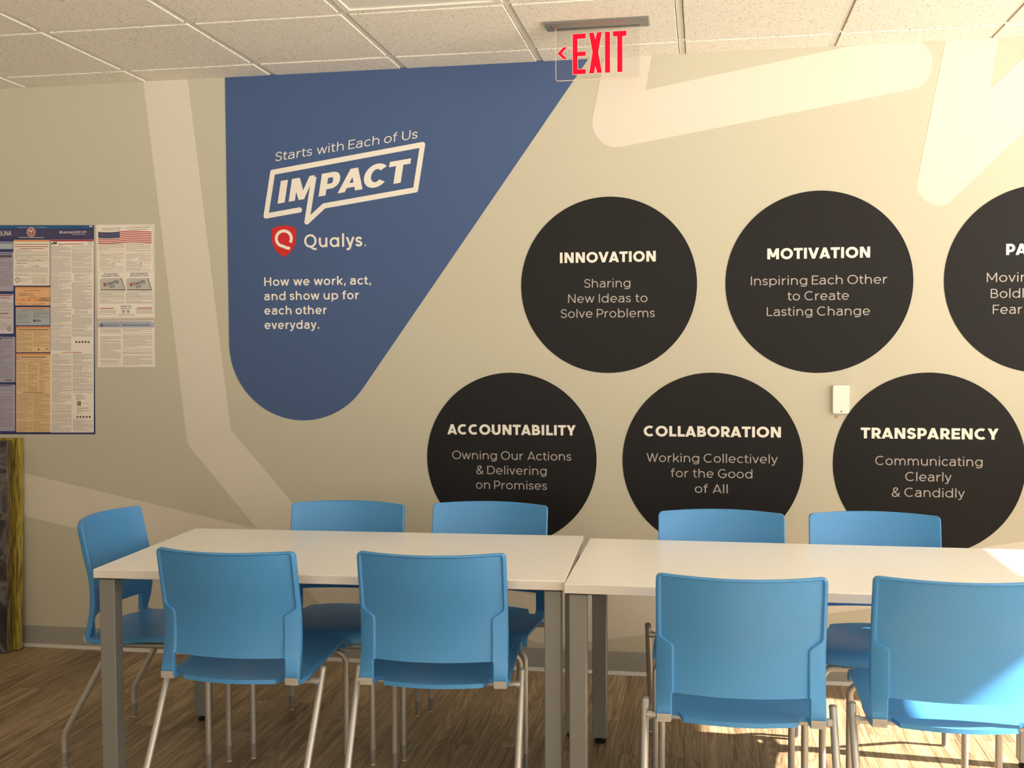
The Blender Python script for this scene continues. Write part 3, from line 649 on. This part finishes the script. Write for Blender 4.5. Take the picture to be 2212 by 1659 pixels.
fine(o, pm['gray'], [(374, 518, 238, 980), (524, 668, 236, 430), (540, 650, 436, 485), (524, 668, 495, 680), (540, 640, 684, 720), (524, 668, 726, 885)], 6.6, 2.4)
fine(o, pm['gray'], [(380, 522, 1010, 1565), (530, 672, 1010, 1285), (532, 672, 1478, 1562), (552, 620, 1298, 1340), (560, 650, 1392, 1440)], 6.6, 2.4)
E_ = Each('red_heading', pm['red'], o); E_(btext, 'Wage and Hour Notice to Employees', 426, 608, 229, 11, Y4, w=.17); E_(btext, 'OSH NOTICE TO EMPLOYEES', 454, 594, 1003, 10, Y4, w=.17)
E_ = Each('media_icon', pm['ink'], o)
for yy_ in (922, 1461):
    for k in range(5): E_(rect, 549+k*22+(yy_ > 1000)*8, yy_-7, 562+k*22+(yy_ > 1000)*8, yy_+7, Y4, .0012)
Each('portrait_photo', pm['brown'], o)(rect, 562, 1347, 590, 1381, Y4); Each('handwriting', pm['ink'], o)(squiggle, 596, 645, 1368, 12, Y4, 21, 1.6)
E_ = Each('emblem', pm['ink'], o); E_(ringp, 654, 217, 9, 3, Y4)
E_(lambda b: b.prism_y([W2(x_, y_) for x_, y_ in [(372, 222), (392, 207), (417, 207), (418, 218), (405, 226), (395, 221), (380, 228)]], Y4, Y4+.0001))
# laminated sheets
m_lam = mat('laminate_film', (.70, .66, .57), .22, spec=.6)
def pins(o, pts_):
    for x_, y_ in pts_:
        cx_, cz_ = W2(x_, y_); b = MB()
        b.loft([[(cx_+R_*math.cos(2*math.pi*k/14), yy_, cz_+R_*math.sin(2*math.pi*k/14)) for k in range(14)] for R_, yy_ in ((.0045, Y1), (.0045, Y1-.003), (.003, Y1-.006))])
        b.build('push_pin', m_pin, o, smooth=40)
m_pin = mat('clear_push_pin', (.72, .69, .6), .15, spec=.7)
b = MB(); b.prism_y(fillet([(*W2(*q), .004) for q in [(692, 83), (1106, 80), (1110, 750), (703, 755)]]), Y1, -.0008)
la = tag(b.build('laminated_notice', m_lam), 'laminated work rights sheet with flag strip, right of the labor law poster', 'notice')
b = MB(); rect(b, 708, 92, 1094, 418, Y2); up = b.build('rights_sheet', pm['white'], la)
b = MB(); rect(b, 714, 424, 1102, 744, Y2); lo = b.build('participation_sheet', pm['white'], la)
def flag_pt(u, v): # u 0..1, v 0..1
    return W2(712+376*u, 133+82*v+(5*math.sin(u*7+.4)+8*u*(1-u)-4*u)*1.0)
b = MB()
for k in range(7):
    v0, v1 = (2*k)/13, (2*k+1)/13; n = 24; u_0 = .40 if k < 4 else 0
    for i in range(n):
        ua, ub = u_0+(1-u_0)*i/n, u_0+(1-u_0)*(i+1)/n
        b.flat_y([flag_pt(ua, v1), flag_pt(ub, v1), flag_pt(ub, v0), flag_pt(ua, v0)], Y3)
fl_ = b.build('flag_stripes', pm['flagred'], up)
b = MB(); n = 10
for i in range(n):
    ua, ub = .405*i/n, .405*(i+1)/n; b.flat_y([flag_pt(ua, .55), flag_pt(ub, .55), flag_pt(ub, 0), flag_pt(ua, 0)], Y3-.00005)
ca_ = b.build('flag_canton', pm['flagblue'], up)
b = MB()
for j in range(5):
    for i in range(8):
        cx_, cz_ = flag_pt(.03+.048*i+(.02 if j % 2 else 0), .06+.105*j); b.flat_y([(cx_+(.0022 if k % 2 == 0 else .001)*math.cos(math.pi*k/5+math.pi/2), cz_+(.0022 if k % 2 == 0 else .001)*math.sin(math.pi*k/5+math.pi/2)) for k in range(10)], Y4)
b.build('stars', pm['white'], ca_)
E_ = Each('sheet_heading', pm['ink'], up)
for a_ in [('IF YOU HAVE THE RIGHT TO WORK,', 727, 880, 115), ("Don't let anyone take it away.", 740, 866, 127), ('SI USTED TIENE DERECHO A TRABAJAR,', 905, 1080, 110), ('no deje que nadie se lo quite.', 930, 1060, 123)]: E_(btext, *a_, 7, Y3, w=.16)
fb = fine(up, pm['brown'], [(716, 898, 220, 276), (908, 1082, 220, 276), (720, 800, 286, 380), (812, 898, 286, 352), (910, 992, 286, 380), (1002, 1086, 286, 352), (726, 895, 390, 414), (908, 1082, 390, 414)], 6.5, 2)
E_ = Each('emblem', pm['ink'], up); E_(ringp, 820, 369, 10, 3, Y3); E_(ringp, 1012, 370, 10, 3, Y3)
E_ = Each('ruled_line', pm['ink'], up)
for a_ in [(714, 218, 900, 219), (904, 218, 1086, 219), (804, 282, 805, 380), (996, 282, 997, 380), (714, 380, 1086, 381)]: E_(rect, *a_, Y3)
E_ = Each('sheet_heading', pm['inkblue'], lo)
for a_ in [('This Organization', 750, 850, 441), ('Participates in E-Verify', 736, 860, 456), ('Esta organizaci\xf3n', 942, 1060, 438), ('participa en E-Verify', 936, 1066, 453)]: E_(btext, *a_, 11, Y3, w=.20)
E_(btext, '888-897-7781', 872, 944, 671, 9, Y3, w=.22); E_(btext, 'dhs.gov/e-verify', 870, 945, 685, 9, Y3, w=.2)
for x0 in (722, 908):
    b = MB(); b.prism_y([W2(*q) for q in [(x0, 480), (x0+12, 466), (x0+150, 464), (x0+178, 545), (x0+176, 553), (x0+6, 552)]], Y3, Y2)
    bx = b.build('logo_card', pm['white'] if False else pmat('card_gray', (.50, .49, .44)), lo)
    b = MB(); b.flat_y([W2(*q) for q in [(x0+150, 464), (x0+156, 464), (x0+182, 546), (x0+180, 553), (x0+6, 552), (x0+4, 546), (x0+178, 546)]], Y4); b.build('card_dark_edge', pm['ink'], bx)
    b = MB(); a = W2(x0+31, 525); c = W2(x0+52, 525); set_text(b, 'E', .24, a[0], c[0], a[1], .0155, Y4, .22); b.build('logo_initial', pm['red'], bx)
    b = MB(); a = W2(x0+54, 521); c = W2(x0+136, 521); set_text(b, 'Verify', .19, a[0], c[0], a[1], .0165, Y4, .235); b.build('logo_word', pm['inkblue'], bx)
    E_ = Each('emblem', pm['ink'], bx); E_(ringp, x0+78, 528, 7, 4, Y4); E_(ringp, x0+97, 523, 7, 4, Y4)
fine(lo, pm['gray'], [(720, 898, 562, 648), (908, 1096, 562, 648), (722, 840, 690, 722), (980, 1094, 684, 716), (850, 965, 722, 734)], 7.5, 2.6)
E_ = Each('red_heading', pm['red'], lo); E_(rect, 722, 679, 825, 684, Y3); E_(rect, 985, 676, 1094, 681, Y3)
for x_ in (890, 924): em = Each('emblem', pm['gray'], lo)(disc, x_, 703, 13, Y3); Each('emblem_ring', pm['white'], em)(ringp, x_, 703, 8, 3, Y4)
pins(la, [(700, 96), (1097, 92), (714, 746), (1103, 742)])
b = MB(); b.prism_y(fillet([(*W2(*q), .004) for q in [(708, 772), (1107, 768), (1112, 1102), (705, 1106)]]), Y1, -.0008)
l2 = tag(b.build('laminated_notice', m_lam), 'laminated tax information sheet with pale blue header, under the flag notice', 'notice')
b = MB(); rect(b, 712, 818, 1105, 1096, Y2); sh2 = b.build('tax_sheet', pm['white'], l2)
b = MB(); rect(b, 710, 775, 1105, 818, Y2); hd2 = b.build('header_band', pm['header'], l2)
E_ = Each('header_lettering', pm['ink'], hd2); E_(btext, 'Department of the Treasury', 754, 858, 799, 8, Y3, w=.14); E_(btext, 'Internal Revenue Service', 754, 858, 811, 8, Y3, w=.17); E_(btext, '2026 Employee Tax Information', 884, 1074, 807, 12, Y3, w=.2)
Each('emblem', pm['ink'], hd2)(disc, 736, 802, 14, Y3); Each('emblem_ring', pm['header'], hd2)(ringp, 736, 802, 8, 3, Y4)
fine(sh2, pm['gray'], [(726, 874, 826, 860), (726, 874, 882, 905), (726, 870, 912, 940), (726, 872, 945, 1040), (726, 870, 1046, 1088), (884, 1090, 824, 850), (884, 1094, 858, 900), (890, 1090, 905, 960), (884, 1094, 968, 1012), (886, 1094, 1022, 1088)], 7, 2.4)
pins(l2, [(720, 785), (1090, 778), (714, 1098), (1103, 1095)])

# ---------------------------------------------------------------- white wireless device
dv = thing('wall_device', 'small white plastic box with blue oval logo beside the TRANSPARENCY circle', 'wireless device', (.7755, 0, 1.207))
b = MB(); rr_ = lambda hx, hz, r_: fillet([(-hx, -hz, r_), (hx, -hz, r_), (hx, hz, r_), (-hx, hz, r_)])
b.loft([[(x, y, z) for x, z in rr_(hx, hz, .007)] for hx, hz, y in ((.0335, .059, -.0012), (.0335, .059, -.0165), (.032, .0575, -.019))]); b.build('housing', m_wdev, dv, smooth=30)
b = MB(); b.flat_y([(.0015+.0048*math.cos(a), -.0500+.0021*math.sin(a)) for a in [2*math.pi*k/28 for k in range(28)]], -.0193); b.build('logo', m_logo, dv)
b = MB(); b.flat_y([(-.0155+.0016*math.cos(a), -.038+.0016*math.sin(a)) for a in [2*math.pi*k/16 for k in range(16)]], -.0193); b.build('status_light', m_led, dv)
b = MB()
for z in (.02, -.016, -.0225, -.030, -.037): b.box(.0334, .0338, -.011, -.008, z-.001, z+.001)
b.build('ports', m_dark, dv)

# ---------------------------------------------------------------- leaning canvas prints
def art(name, ramp, scale, stretch, dist=0):
    m = mat(name, (.1, .1, .1), .6); tc = nd(m, 'ShaderNodeTexCoord'); mp = nd(m, 'ShaderNodeMapping'); mp.inputs['Scale'].default_value = stretch
    n = nd(m, 'ShaderNodeTexNoise'); n.inputs['Scale'].default_value = scale; n.inputs['Detail'].default_value = 8; n.inputs['Distortion'].default_value = dist
    r = nd(m, 'ShaderNodeValToRGB'); els = r.color_ramp.elements
    while len(els) < len(ramp): els.new(.5)
    for e2, (p_, c_) in zip(els, ramp): e2.position = p_; e2.color = (*c_, 1)
    lk(m, tc.outputs['Object'], mp.inputs[0]); lk(m, mp.outputs[0], n.inputs[0]); lk(m, n.outputs['Fac'], r.inputs[0]); lk(m, r.outputs[0], B(m).inputs['Base Color']); return m
m_art1 = art('dark_landscape_print', [(.3, (.004, .004, .006)), (.47, (.035, .032, .036)), (.56, (.13, .125, .13)), (.63, (.02, .02, .02)), (.75, (.06, .17, .2))], 7, (1, 1, 1), .8)
m_art2 = art('golden_grass_print', [(.3, (.03, .025, .005)), (.45, (.20, .15, .02)), (.55, (.42, .33, .05)), (.68, (.10, .06, .02))], 9, (9, 9, .8))
m_art3 = art('brown_edge_print', [(.3, (.01, .008, .004)), (.5, (.10, .06, .02)), (.62, (.22, .15, .05)), (.75, (.03, .02, .01))], 9, (8, 8, 1.0))
def canvas(name, lab, x1, wdt, hgt, dep, y, tilt, m_face, m_side):
    t = thing(name, lab, 'canvas print', (x1, y, .001)); t.rotation_euler = (tilt, 0, 0)
    b = MB(); b.box(-wdt, 0, -dep, 0, 0, hgt, ch=.003); b.build('wrapped_edge', m_side, t, smooth=30)
    b = MB(); b.box(-wdt+.003, -.002, -dep-.0012, -dep+.001, .003, hgt-.003); b.build('printed_face', m_face, t)
    return t
canvas('canvas_print', 'golden grass canvas print leaning on the wall, behind the dark canvas', -2.990, .7, 1.007, .036, -.049, -.046, m_art2, m_art2)
canvas('canvas_print', 'dark landscape canvas print leaning at the left edge, in front of the golden one', -3.010, .7, 1.0, .036, -.100, -.035, m_art1, m_art3)

# ---------------------------------------------------------------- exit sign
ex = thing('exit_sign', 'red lit EXIT sign on a clear acrylic plate under a recessed ceiling strip', 'exit sign', (-.19, -.52, H))
ex_o = Vector((-.19, -.52, H))
def EX(x, z): return (.2122+(x-.2122)*.9922-ex_o.x, 1.4527+(z-1.4527)*.9922-ex_o.z)
yg = -.498-ex_o.y
b = MB(); b.loft([[(sx*hx, y_, z_) for sx, y_ in ((-1, y0), (1, y0), (1, y1), (-1, y1))] for hx, y0, y1, z_ in ((.199, -.0555, .0525, .004), (.199, -.0555, .0525, -.003), (.195, -.0515, .0485, -.009))]); hs = b.build('housing', m_plate, ex)
b = MB(); b.box(-.154, .161, yg-.004, yg+.004, -.0094, -.008); b.build('slot', m_dark, hs)
b = MB(); b.box(-.179, -.169, -.010, .003, -.0096, -.008); b.build('test_button', mat('dark_red_button', (.10, .01, .01), .3), hs)
b = MB(); b.loft([[(-.153+.003*math.cos(a), -.004+.003*math.sin(a), z_) for a in [2*math.pi*k/12 for k in range(12)]] for z_ in (-.0085, -.0105)]); b.build('status_light', m_exit, hs)
x0, z0 = EX(-.355, 2.466); x1, _ = EX(-.032, 2.47)
gp = fillet([(x0, -.008), (x0, z0, .010), (x1, z0, .010), (x1, -.008)])
b = MB(); b.prism_y(gp, yg-.003, yg+.003); gl = b.build('acrylic_plate', m_glass, ex)
b = MB()
rim = [p for p in gp]
for q in ribbon(rim[:-12], .0014): b.prism_y(q, yg-.0032, yg+.0032)
b.build('glowing_edge', mat('acrylic_edge', (.75, .55, .46), .3, emis=(1, .5, .4), est=.12), gl)
GLY = [
    [(-.2885, 2.6422), (-.2376, 2.6422), (-.2376, 2.6233), (-.2698, 2.6233), (-.2698, 2.5735), (-.2378, 2.5735), (-.2378, 2.557), (-.2698, 2.557), (-.2698, 2.5063), (-.2378, 2.5063), (-.2378, 2.4876), (-.2885, 2.4876)],
    [(-.225, 2.6438), (-.2069, 2.6438), (-.2003, 2.6168), (-.1938, 2.6442), (-.1755, 2.6442), (-.1896, 2.568), (-.1752, 2.4893), (-.1941, 2.4893), (-.2006, 2.5161), (-.2058, 2.4885), (-.2254, 2.4885), (-.2113, 2.568)],
    [(-.1635, 2.6437), (-.1440, 2.6437), (-.1440, 2.4883), (-.1635, 2.4883)],
    [(-.1326, 2.6445), (-.0804, 2.6445), (-.0820, 2.6250), (-.0969, 2.6250), (-.0969, 2.4889), (-.1162, 2.4889), (-.1162, 2.6250), (-.1323, 2.6250)]]
def hollow(polys, name, par):
    b = MB()
    for g in polys: b.prism_y([EX(*p) for p in g], yg-.0046, yg-.0031)
    o = b.build(name, m_exit, par)
    b = MB()
    for g in polys:
        for q in ribbon([EX(*p) for p in g], .0024, True): b.prism_y(q, yg-.0042, yg-.0031)
    b.build('letter_outline', m_exit_rim, o)
hollow(GLY, 'exit_lettering', gl)
hollow([[(-.3479, 2.5702), (-.3257, 2.5931), (-.3095, 2.5937), (-.3317, 2.5702), (-.3097, 2.5474), (-.3244, 2.5482)]], 'arrow', gl)

# ---------------------------------------------------------------- ceiling light (switched off)
T = .0119
tr = thing('ceiling_light', 'recessed fluorescent troffer with frosted lens, switched off', 'ceiling light', (-.792, -1.4212, H+.004))
hx, hy = .3048-T, .6096-T
b = MB()
for a in ((-hx, -hx+.022, -hy, hy), (hx-.022, hx, -hy, hy), (-hx+.022, hx-.022, -hy, -hy+.022), (-hx+.022, hx-.022, hy-.022, hy)): b.box(a[0], a[1], a[2], a[3], -.004, .020)
b.build('frame', m_grid, tr)
b = MB(); b.box(-hx+.022, hx-.022, -hy+.022, hy-.022, .001, .020); b.build('lens', m_lens, tr)

# ---------------------------------------------------------------- tables
def table(lab, loc, rz, wdt, dep):
    t = thing('cafe_table', lab, 'table', loc, rz, 'white tables pushed end to end')
    tz = .737; th = .0285
    b = MB(); b.box(-wdt/2, wdt/2, -dep/2, dep/2, tz-.003, tz, ch=.0012); b.build('table_top', m_top, t, smooth=30)
    b = MB(); b.box(-wdt/2, wdt/2, -dep/2, dep/2, tz-th, tz-.0028, ch=.0012); b.build('edge_band', m_edge, t, smooth=30)
    L = .0515; ins = .0125
    b = MB(); zt = tz-th
    for sy in (-1, 1): b.box(-wdt/2+.10, wdt/2-.10, sy*(dep/2-.06)-.012, sy*(dep/2-.06)+.012, zt-.028, zt-.0005) if False else None
    for sx in (-1, 1):
        for sy in (-1, 1):
            x_ = sx*(wdt/2-ins-L/2); y_ = sy*(dep/2-ins-L/2)
            b2 = MB(); b2.box(x_-L/2, x_+L/2, y_-L/2, y_+L/2, .022, zt-.004, ch=.0025); lg = b2.build('leg', m_tleg, t, smooth=30)
            b2 = MB(); b2.loft([[(x_+R_*math.cos(2*math.pi*k/20), y_+R_*math.sin(2*math.pi*k/20), z_) for k in range(20)] for R_, z_ in ((.020, 0.0005), (.022, .004), (.022, .010), (.008, .014), (.008, .024))]); b2.build('leveling_foot', m_dark, lg, smooth=40)
            xa = min(x_-sx*.075, x_+sx*.03); xb = max(x_-sx*.075, x_+sx*.03); ya = min(y_-sy*.075, y_+sy*.03); yb = max(y_-sy*.075, y_+sy*.03)
            b2 = MB(); b2.box(xa, xb, ya, yb, zt-.0042, zt-.0002); b2.build('mounting_plate', m_dark, lg)
    return t
c_, s__ = math.cos(.0352), math.sin(.0352)
table('white laminate cafe table on square gray legs, the left of two end to end', (-1.7297+.754*c_+.382*s__, -.7828+.754*s__-.382*c_, 0), .0352, 1.508, .764)
table('white laminate cafe table on square gray legs, right of two, sun on its far end', (-.1935+.762, -1.1505, 0), 0, 1.524, .755)

# ---------------------------------------------------------------- chairs
HW = .2235
ZT = [.40, .43, .47, .52, .59, .65, .71, .775, .84]; YT_ = [-.218, -.212, -.203, -.190, -.185, -.190, -.203, -.217, -.230]
def eprof(z):
    for i in range(len(ZT)-1):
        if z <= ZT[i+1]:
            t = (z-ZT[i])/(ZT[i+1]-ZT[i])
            m0 = (YT_[min(i+1, len(ZT)-1)]-YT_[max(i-1, 0)])/(ZT[min(i+1, len(ZT)-1)]-ZT[max(i-1, 0)]); m1 = (YT_[min(i+2, len(ZT)-1)]-YT_[i])/(ZT[min(i+2, len(ZT)-1)]-ZT[i]); dzz = ZT[i+1]-ZT[i]
            return (2*t**3-3*t*t+1)*YT_[i]+(t**3-2*t*t+t)*m0*dzz+(-2*t**3+3*t*t)*YT_[i+1]+(t**3-t*t)*m1*dzz
    return YT_[-1]
def sstep(a, b_, x): t = max(0, min(1, (x-a)/(b_-a))); return t*t*(3-2*t)
ZB, ZTOP = .507, .832
def backrest_bm():
    b = MB()
    zs = [ZB+.0000, .512, .53, .55, .57, .59, .61, .622, .632, .64, .648, .656, .664, .68, .70, .72, .74, .76, .78, .80, .812, .820, .8235, .827, .8295, .8312, ZTOP]
    NP = 22; rear = []; front = []
    for z in zs:
        hw = HW
        if z > .816: tt = (z-.816)/(ZTOP-.816); hw = HW-.016*(1-math.sqrt(max(0, 1-tt*tt)))
        rw = .0085+.0345*(1-sstep(.632, .662, z)); st = .0095-.0065*sstep(.8235, .827, z); c = .047+.021*(z-ZB)/(ZTOP-ZB)
        xe = hw-rw-.006
        xs = [-hw, -hw+.003, -hw+rw]+[-xe+2*xe*k/NP for k in range(NP+1)]+[hw-rw, hw-.003, hw]
        R_ = []; F_ = []
        tt2 = sstep(.76, ZTOP, z)
        for i, x in enumerate(xs):
            e = eprof(z); f = max(0, 1-(abs(x)/xe)**2.1) if abs(x) <= xe else 0
            zz = z+.003*tt2+.002*tt2*(1-(x/hw)**2)
            tb = sstep(.816, ZTOP, z); tb2 = tb
            inner = abs(x) <= xe+1e-6
            f = max(0, 1-(abs(x)/hw)**2)
            if inner: yr = e+st-c*f
            else: yr = e-.016*(hw-abs(x))/.043
            yf = max(e+.0205-c*f, yr+.0085) if inner else e+.0205-c*f*.9
            if i in (0, len(xs)-1): yr += .003; yf -= .003
            thk = yf-yr
            if z > .824:                          # round over the top edge
                k = 1-math.sqrt(max(0, 1-((z-.824)/(ZTOP-.824))**2)); yr += thk*.42*k; yf -= thk*.42*k
            R_.append((x, yr, zz)); F_.append((x, yf, zz))
        rear.append(R_); front.append(F_)
    nr, nc = len(zs), len(rear[0]); V = [p for r in rear for p in r]+[p for r in front for p in r]; o = nr*nc; F = []
    wing = lambda j: j < 3 or j >= nc-4
    for i in range(nr-1):
        for j in range(nc-1):
            F.append((i*nc+j, i*nc+j+1, (i+1)*nc+j+1, (i+1)*nc+j)); F.append((o+i*nc+j, o+(i+1)*nc+j, o+(i+1)*nc+j+1, o+i*nc+j+1))
    for j in range(nc-1):
        F.append((j, o+j, o+j+1, j+1)); k = (nr-1)*nc+j; F.append((k, k+1, o+k+1, o+k))
    for i in range(nr-1):
        for j in (0, nc-1):
            k = i*nc+j; F.append((k, k+nc, o+k+nc, o+k))
    b.add(V, F)
    # lower side arms that curl under into the seat
    path = [(eprof(.5075)+.01025, .5075), (eprof(.499)+.01025, .499), (-.1885, .484), (-.1930, .469), (-.1968, .456), (-.1975, .446), (-.1945, .4375), (-.187, .4322), (-.175, .4300), (-.155, .4292), (-.125, .4297), (-.09, .4307), (-.05, .4318)]
    n = len(path)
    for sx in (-1, 1):
        rs = []
        for i, (y, z) in enumerate(path):
            a = path[max(i-1, 0)]; c = path[min(i+1, n-1)]; d = Vector((c[0]-a[0], c[1]-a[1])).normalized() if i else Vector((0, -1)); nn = Vector((d.y, -d.x))   # rear / underside
            nn = Vector((d.y, -d.x))
            t = (.0205/2)*(1-.30*sstep(3, 9, i)); xo, xi = sx*HW, sx*(HW-.043); ch = .003
            ring = []
            for xx, s in ((xo-sx*ch, 1), (xo, 1-ch/t), (xo, -1+ch/t), (xo-sx*ch, -1), (xi+sx*ch, -1), (xi, -1+ch/t), (xi, 1-ch/t), (xi+sx*ch, 1)):
                sk = .016*(1-sstep(0, 5, i)) if abs(xx) < HW-.02 else 0
                ring.append((xx, y+nn.x*(t*s+sk), z+nn.y*(t*s+sk)))
            rs.append(ring)
        b.loft(rs)
    return b
def seat_bm():
    b = MB(); NX, NY = 36, 26; top = []
    def yr(x):
        a = abs(x)
        if a < .150: return -.232+.030*(a/.15)**2
        return -.202+.055*sstep(.150, .163, a) if a < .170 else -.147
    def yf(x): return .251-.020*(abs(x)/HW)**4
    for j in range(NY+1):
        row = []
        for i in range(NX+1):
            x = -HW+2*HW*i/NX
            if j > NY-7:                           # waterfall front
                a = (j-(NY-7))/7*math.radians(86); Y0 = yf(x)-.036; Y = Y0+.036*math.sin(a); dz_ = -.036*(1-math.cos(a))-.006*(j == NY)
            else:
                Y = yr(x)+(yf(x)-.036-yr(x))*j/(NY-7); dz_ = 0
            zr_ = .4385+.0235*sstep(-.16, .22, Y)
            dip = .008*(1-(x/HW)**2)*sstep(-.20, -.02, Y)*(1-.6*sstep(.05, .23, Y))
            lift = .004*sstep(-.21, -.235, Y) if abs(x) < .16 else 0
            z = zr_-dip+dz_+.004*(1-sstep(-.235, -.17, Y))*(abs(x) < .165)
            side = sstep(HW-.012, HW, abs(x))*.003
            row.append((x, Y, z-side))
        top.append(row)
    bm = bmesh.new(); vs = [[bm.verts.new(p) for p in r] for r in top]
    for j in range(NY):
        for i in range(NX): bm.faces.new((vs[j][i], vs[j][i+1], vs[j+1][i+1], vs[j+1][i]))
    bm.normal_update()
    T_ = [[tuple(v.co) for v in r] for r in vs]; N_ = [[v.normal.copy() for v in r] for r in vs]; bm.free()
    nc = NX+1; V = [p for r in T_ for p in r]+[tuple(Vector(T_[j][i])-N_[j][i]*.0125) for j in range(NY+1) for i in range(nc)]; o = (NY+1)*nc; F = []
    for j in range(NY):
        for i in range(NX):
            k = j*nc+i; F.append((k, k+1, k+nc+1, k+nc)); F.append((o+k, o+k+nc, o+k+nc+1, o+k+1))
    for i in range(NX):
        F.append((i, o+i, o+i+1, i+1)); k = NY*nc+i; F.append((k, k+1, o+k+1, o+k))
    for j in range(NY):
        for i in (0, NX): k = j*nc+i; F.append((k, k+nc, o+k+nc, o+k))
    b.add(V, F); return b
RT = .0108
def make_chair():
    t = thing('stacking_chair', '', 'chair')
    backrest_bm().build('backrest', m_chair, t, smooth=38)
    seat_bm().build('seat', m_chair, t, smooth=50)
    for sx in (-1, 1):                            # front legs
        xs = sx*.2155; P = [(xs, .23, .050), (xs, .23, .372)]
        for k in range(1, 9):
            a = math.radians(90*k/8); P.append((xs-sx*.036*(1-math.cos(a)), .23-.012*math.sin(a/2), .372+.036*math.sin(a)))
        P.append((sx*.15, .2215, .408))
        b = MB(); b.tube(P, RT, 14); lg = b.build('leg', m_steel, t, smooth=40)
        b = MB(); b.tube([(xs, .23, .056), (xs, .23, .050), (xs, .23, .012), (xs, .23, .004)], RT, 14, [.0112, .0114, .0098, .0092]); b.build('leg_sleeve', m_sleeve, lg, smooth=40)
        b = MB(); b.tube([(xs, .23, .0045), (xs, .23, .0003)], .0088, 14); b.build('glide', m_tip, lg, smooth=40)
    for sx in (-1, 1):                            # rear legs
        xs = sx*.2555; P = [(xs, -.083, .446), (xs, -.2555, .140), (xs, -.2625, .127), (xs, -.2675, .113), (xs, -.270, .098), (xs, -.270, .050)]
        b = MB(); b.tube(P, RT, 14); lg = b.build('leg', m_steel, t, smooth=40)
        b = MB(); b.tube([(xs, -.27, .056), (xs, -.27, .050), (xs, -.27, .012), (xs, -.27, .004)], RT, 14, [.0112, .0114, .0098, .0092]); b.build('leg_sleeve', m_sleeve, lg, smooth=40)
        b = MB(); b.tube([(xs, -.27, .0045), (xs, -.27, .0003)], .0088, 14); b.build('glide', m_tip, lg, smooth=40)
        b = MB(); d = Vector((0, .083-.2555+.0, 0)); b.tube([(xs, -.0835, .4455), (xs, -.0805, .4508), (xs, -.0795, .4525)], RT, 14, [.0112, .0110, .008]); b.build('tube_plug', m_sleeve, lg, smooth=40)
    b = MB()
    b.tube([(-.2555, -.104, .410), (.2555, -.104, .410)], .0098, 12)
    b.tube([(-.16, .2215, .408), (.16, .2215, .408)], RT, 12)
    for sx in (-1, 1): b.tube([(sx*.168, .2215, .408), (sx*.168, -.104, .409)], .0098, 12); b.tube([(sx*.238, -.104, .410), (sx*.250, -.104, .410)], .0125, 12)
    b.build('frame', m_steel, t, smooth=40)
    for sx in (-1, 1):
        x0, x1 = sorted((sx*(HW-.003), sx*(HW-.040))); b = MB()
        b.loft([[(x, y, z) for x, y, z in ((x0, -.212, .4295), (x1, -.212, .4295), (x1, -.150, .419), (x0, -.150, .419))], [(x, y, z) for x, y, z in ((x0, -.2125, .4515), (x1, -.2125, .4515), (x1, -.150, .4215), (x0, -.150, .4215))]])
        for k in range(3): b.box(x0+.004, x1-.004, -.2132, -.212, .4345+.005*k, .4362+.005*k)
        b.build('corner_cap', m_cap, t)['label'] = 'taupe plastic corner cap'
    return t
CH = [
    (-1.201, -1.431, -.018, 'blue plastic chair seen from behind, at the left half of the left table', 'chairs on the near side of the tables'),
    (-.594, -1.382, .065, 'blue plastic chair seen from behind, at the left table just before the table joint', 'chairs on the near side of the tables'),
    (.306, -1.566, .020, 'blue plastic chair seen from behind, at the right table just past the table joint', 'chairs on the near side of the tables'),
    (.872, -1.520, .015, 'blue plastic chair seen from behind with bright sunlight across its seat', 'chairs on the near side of the tables'),
    (-1.130, -.922, math.pi+.030, 'blue plastic chair across the left table, its back nearest the slanted pale band', 'chairs on the wall side of the tables'),
    (-.594, -.866, math.pi-.020, 'blue plastic chair across the left table, its back in front of the ACCOUNTABILITY circle', 'chairs on the wall side of the tables'),
    (.275, -.942, math.pi, 'blue plastic chair across the right table, its back in front of the COLLABORATION circle', 'chairs on the wall side of the tables'),
    (.806, -.918, math.pi-.010, 'blue plastic chair across the right table, its back in front of the TRANSPARENCY circle', 'chairs on the wall side of the tables'),
    (-1.690, -1.075, -math.pi/2+.055, 'blue plastic chair pulled up to the left end of the left table', None),
]
proto = make_chair(); copies = [proto]+[copy_tree(proto) for _ in CH[1:]]
for o, (x, y, rz, lab, grp) in zip(copies, CH):
    o.location = (x, y, 0); o.rotation_euler = (0, 0, rz); o['label'] = lab
    if grp: o['group'] = grp
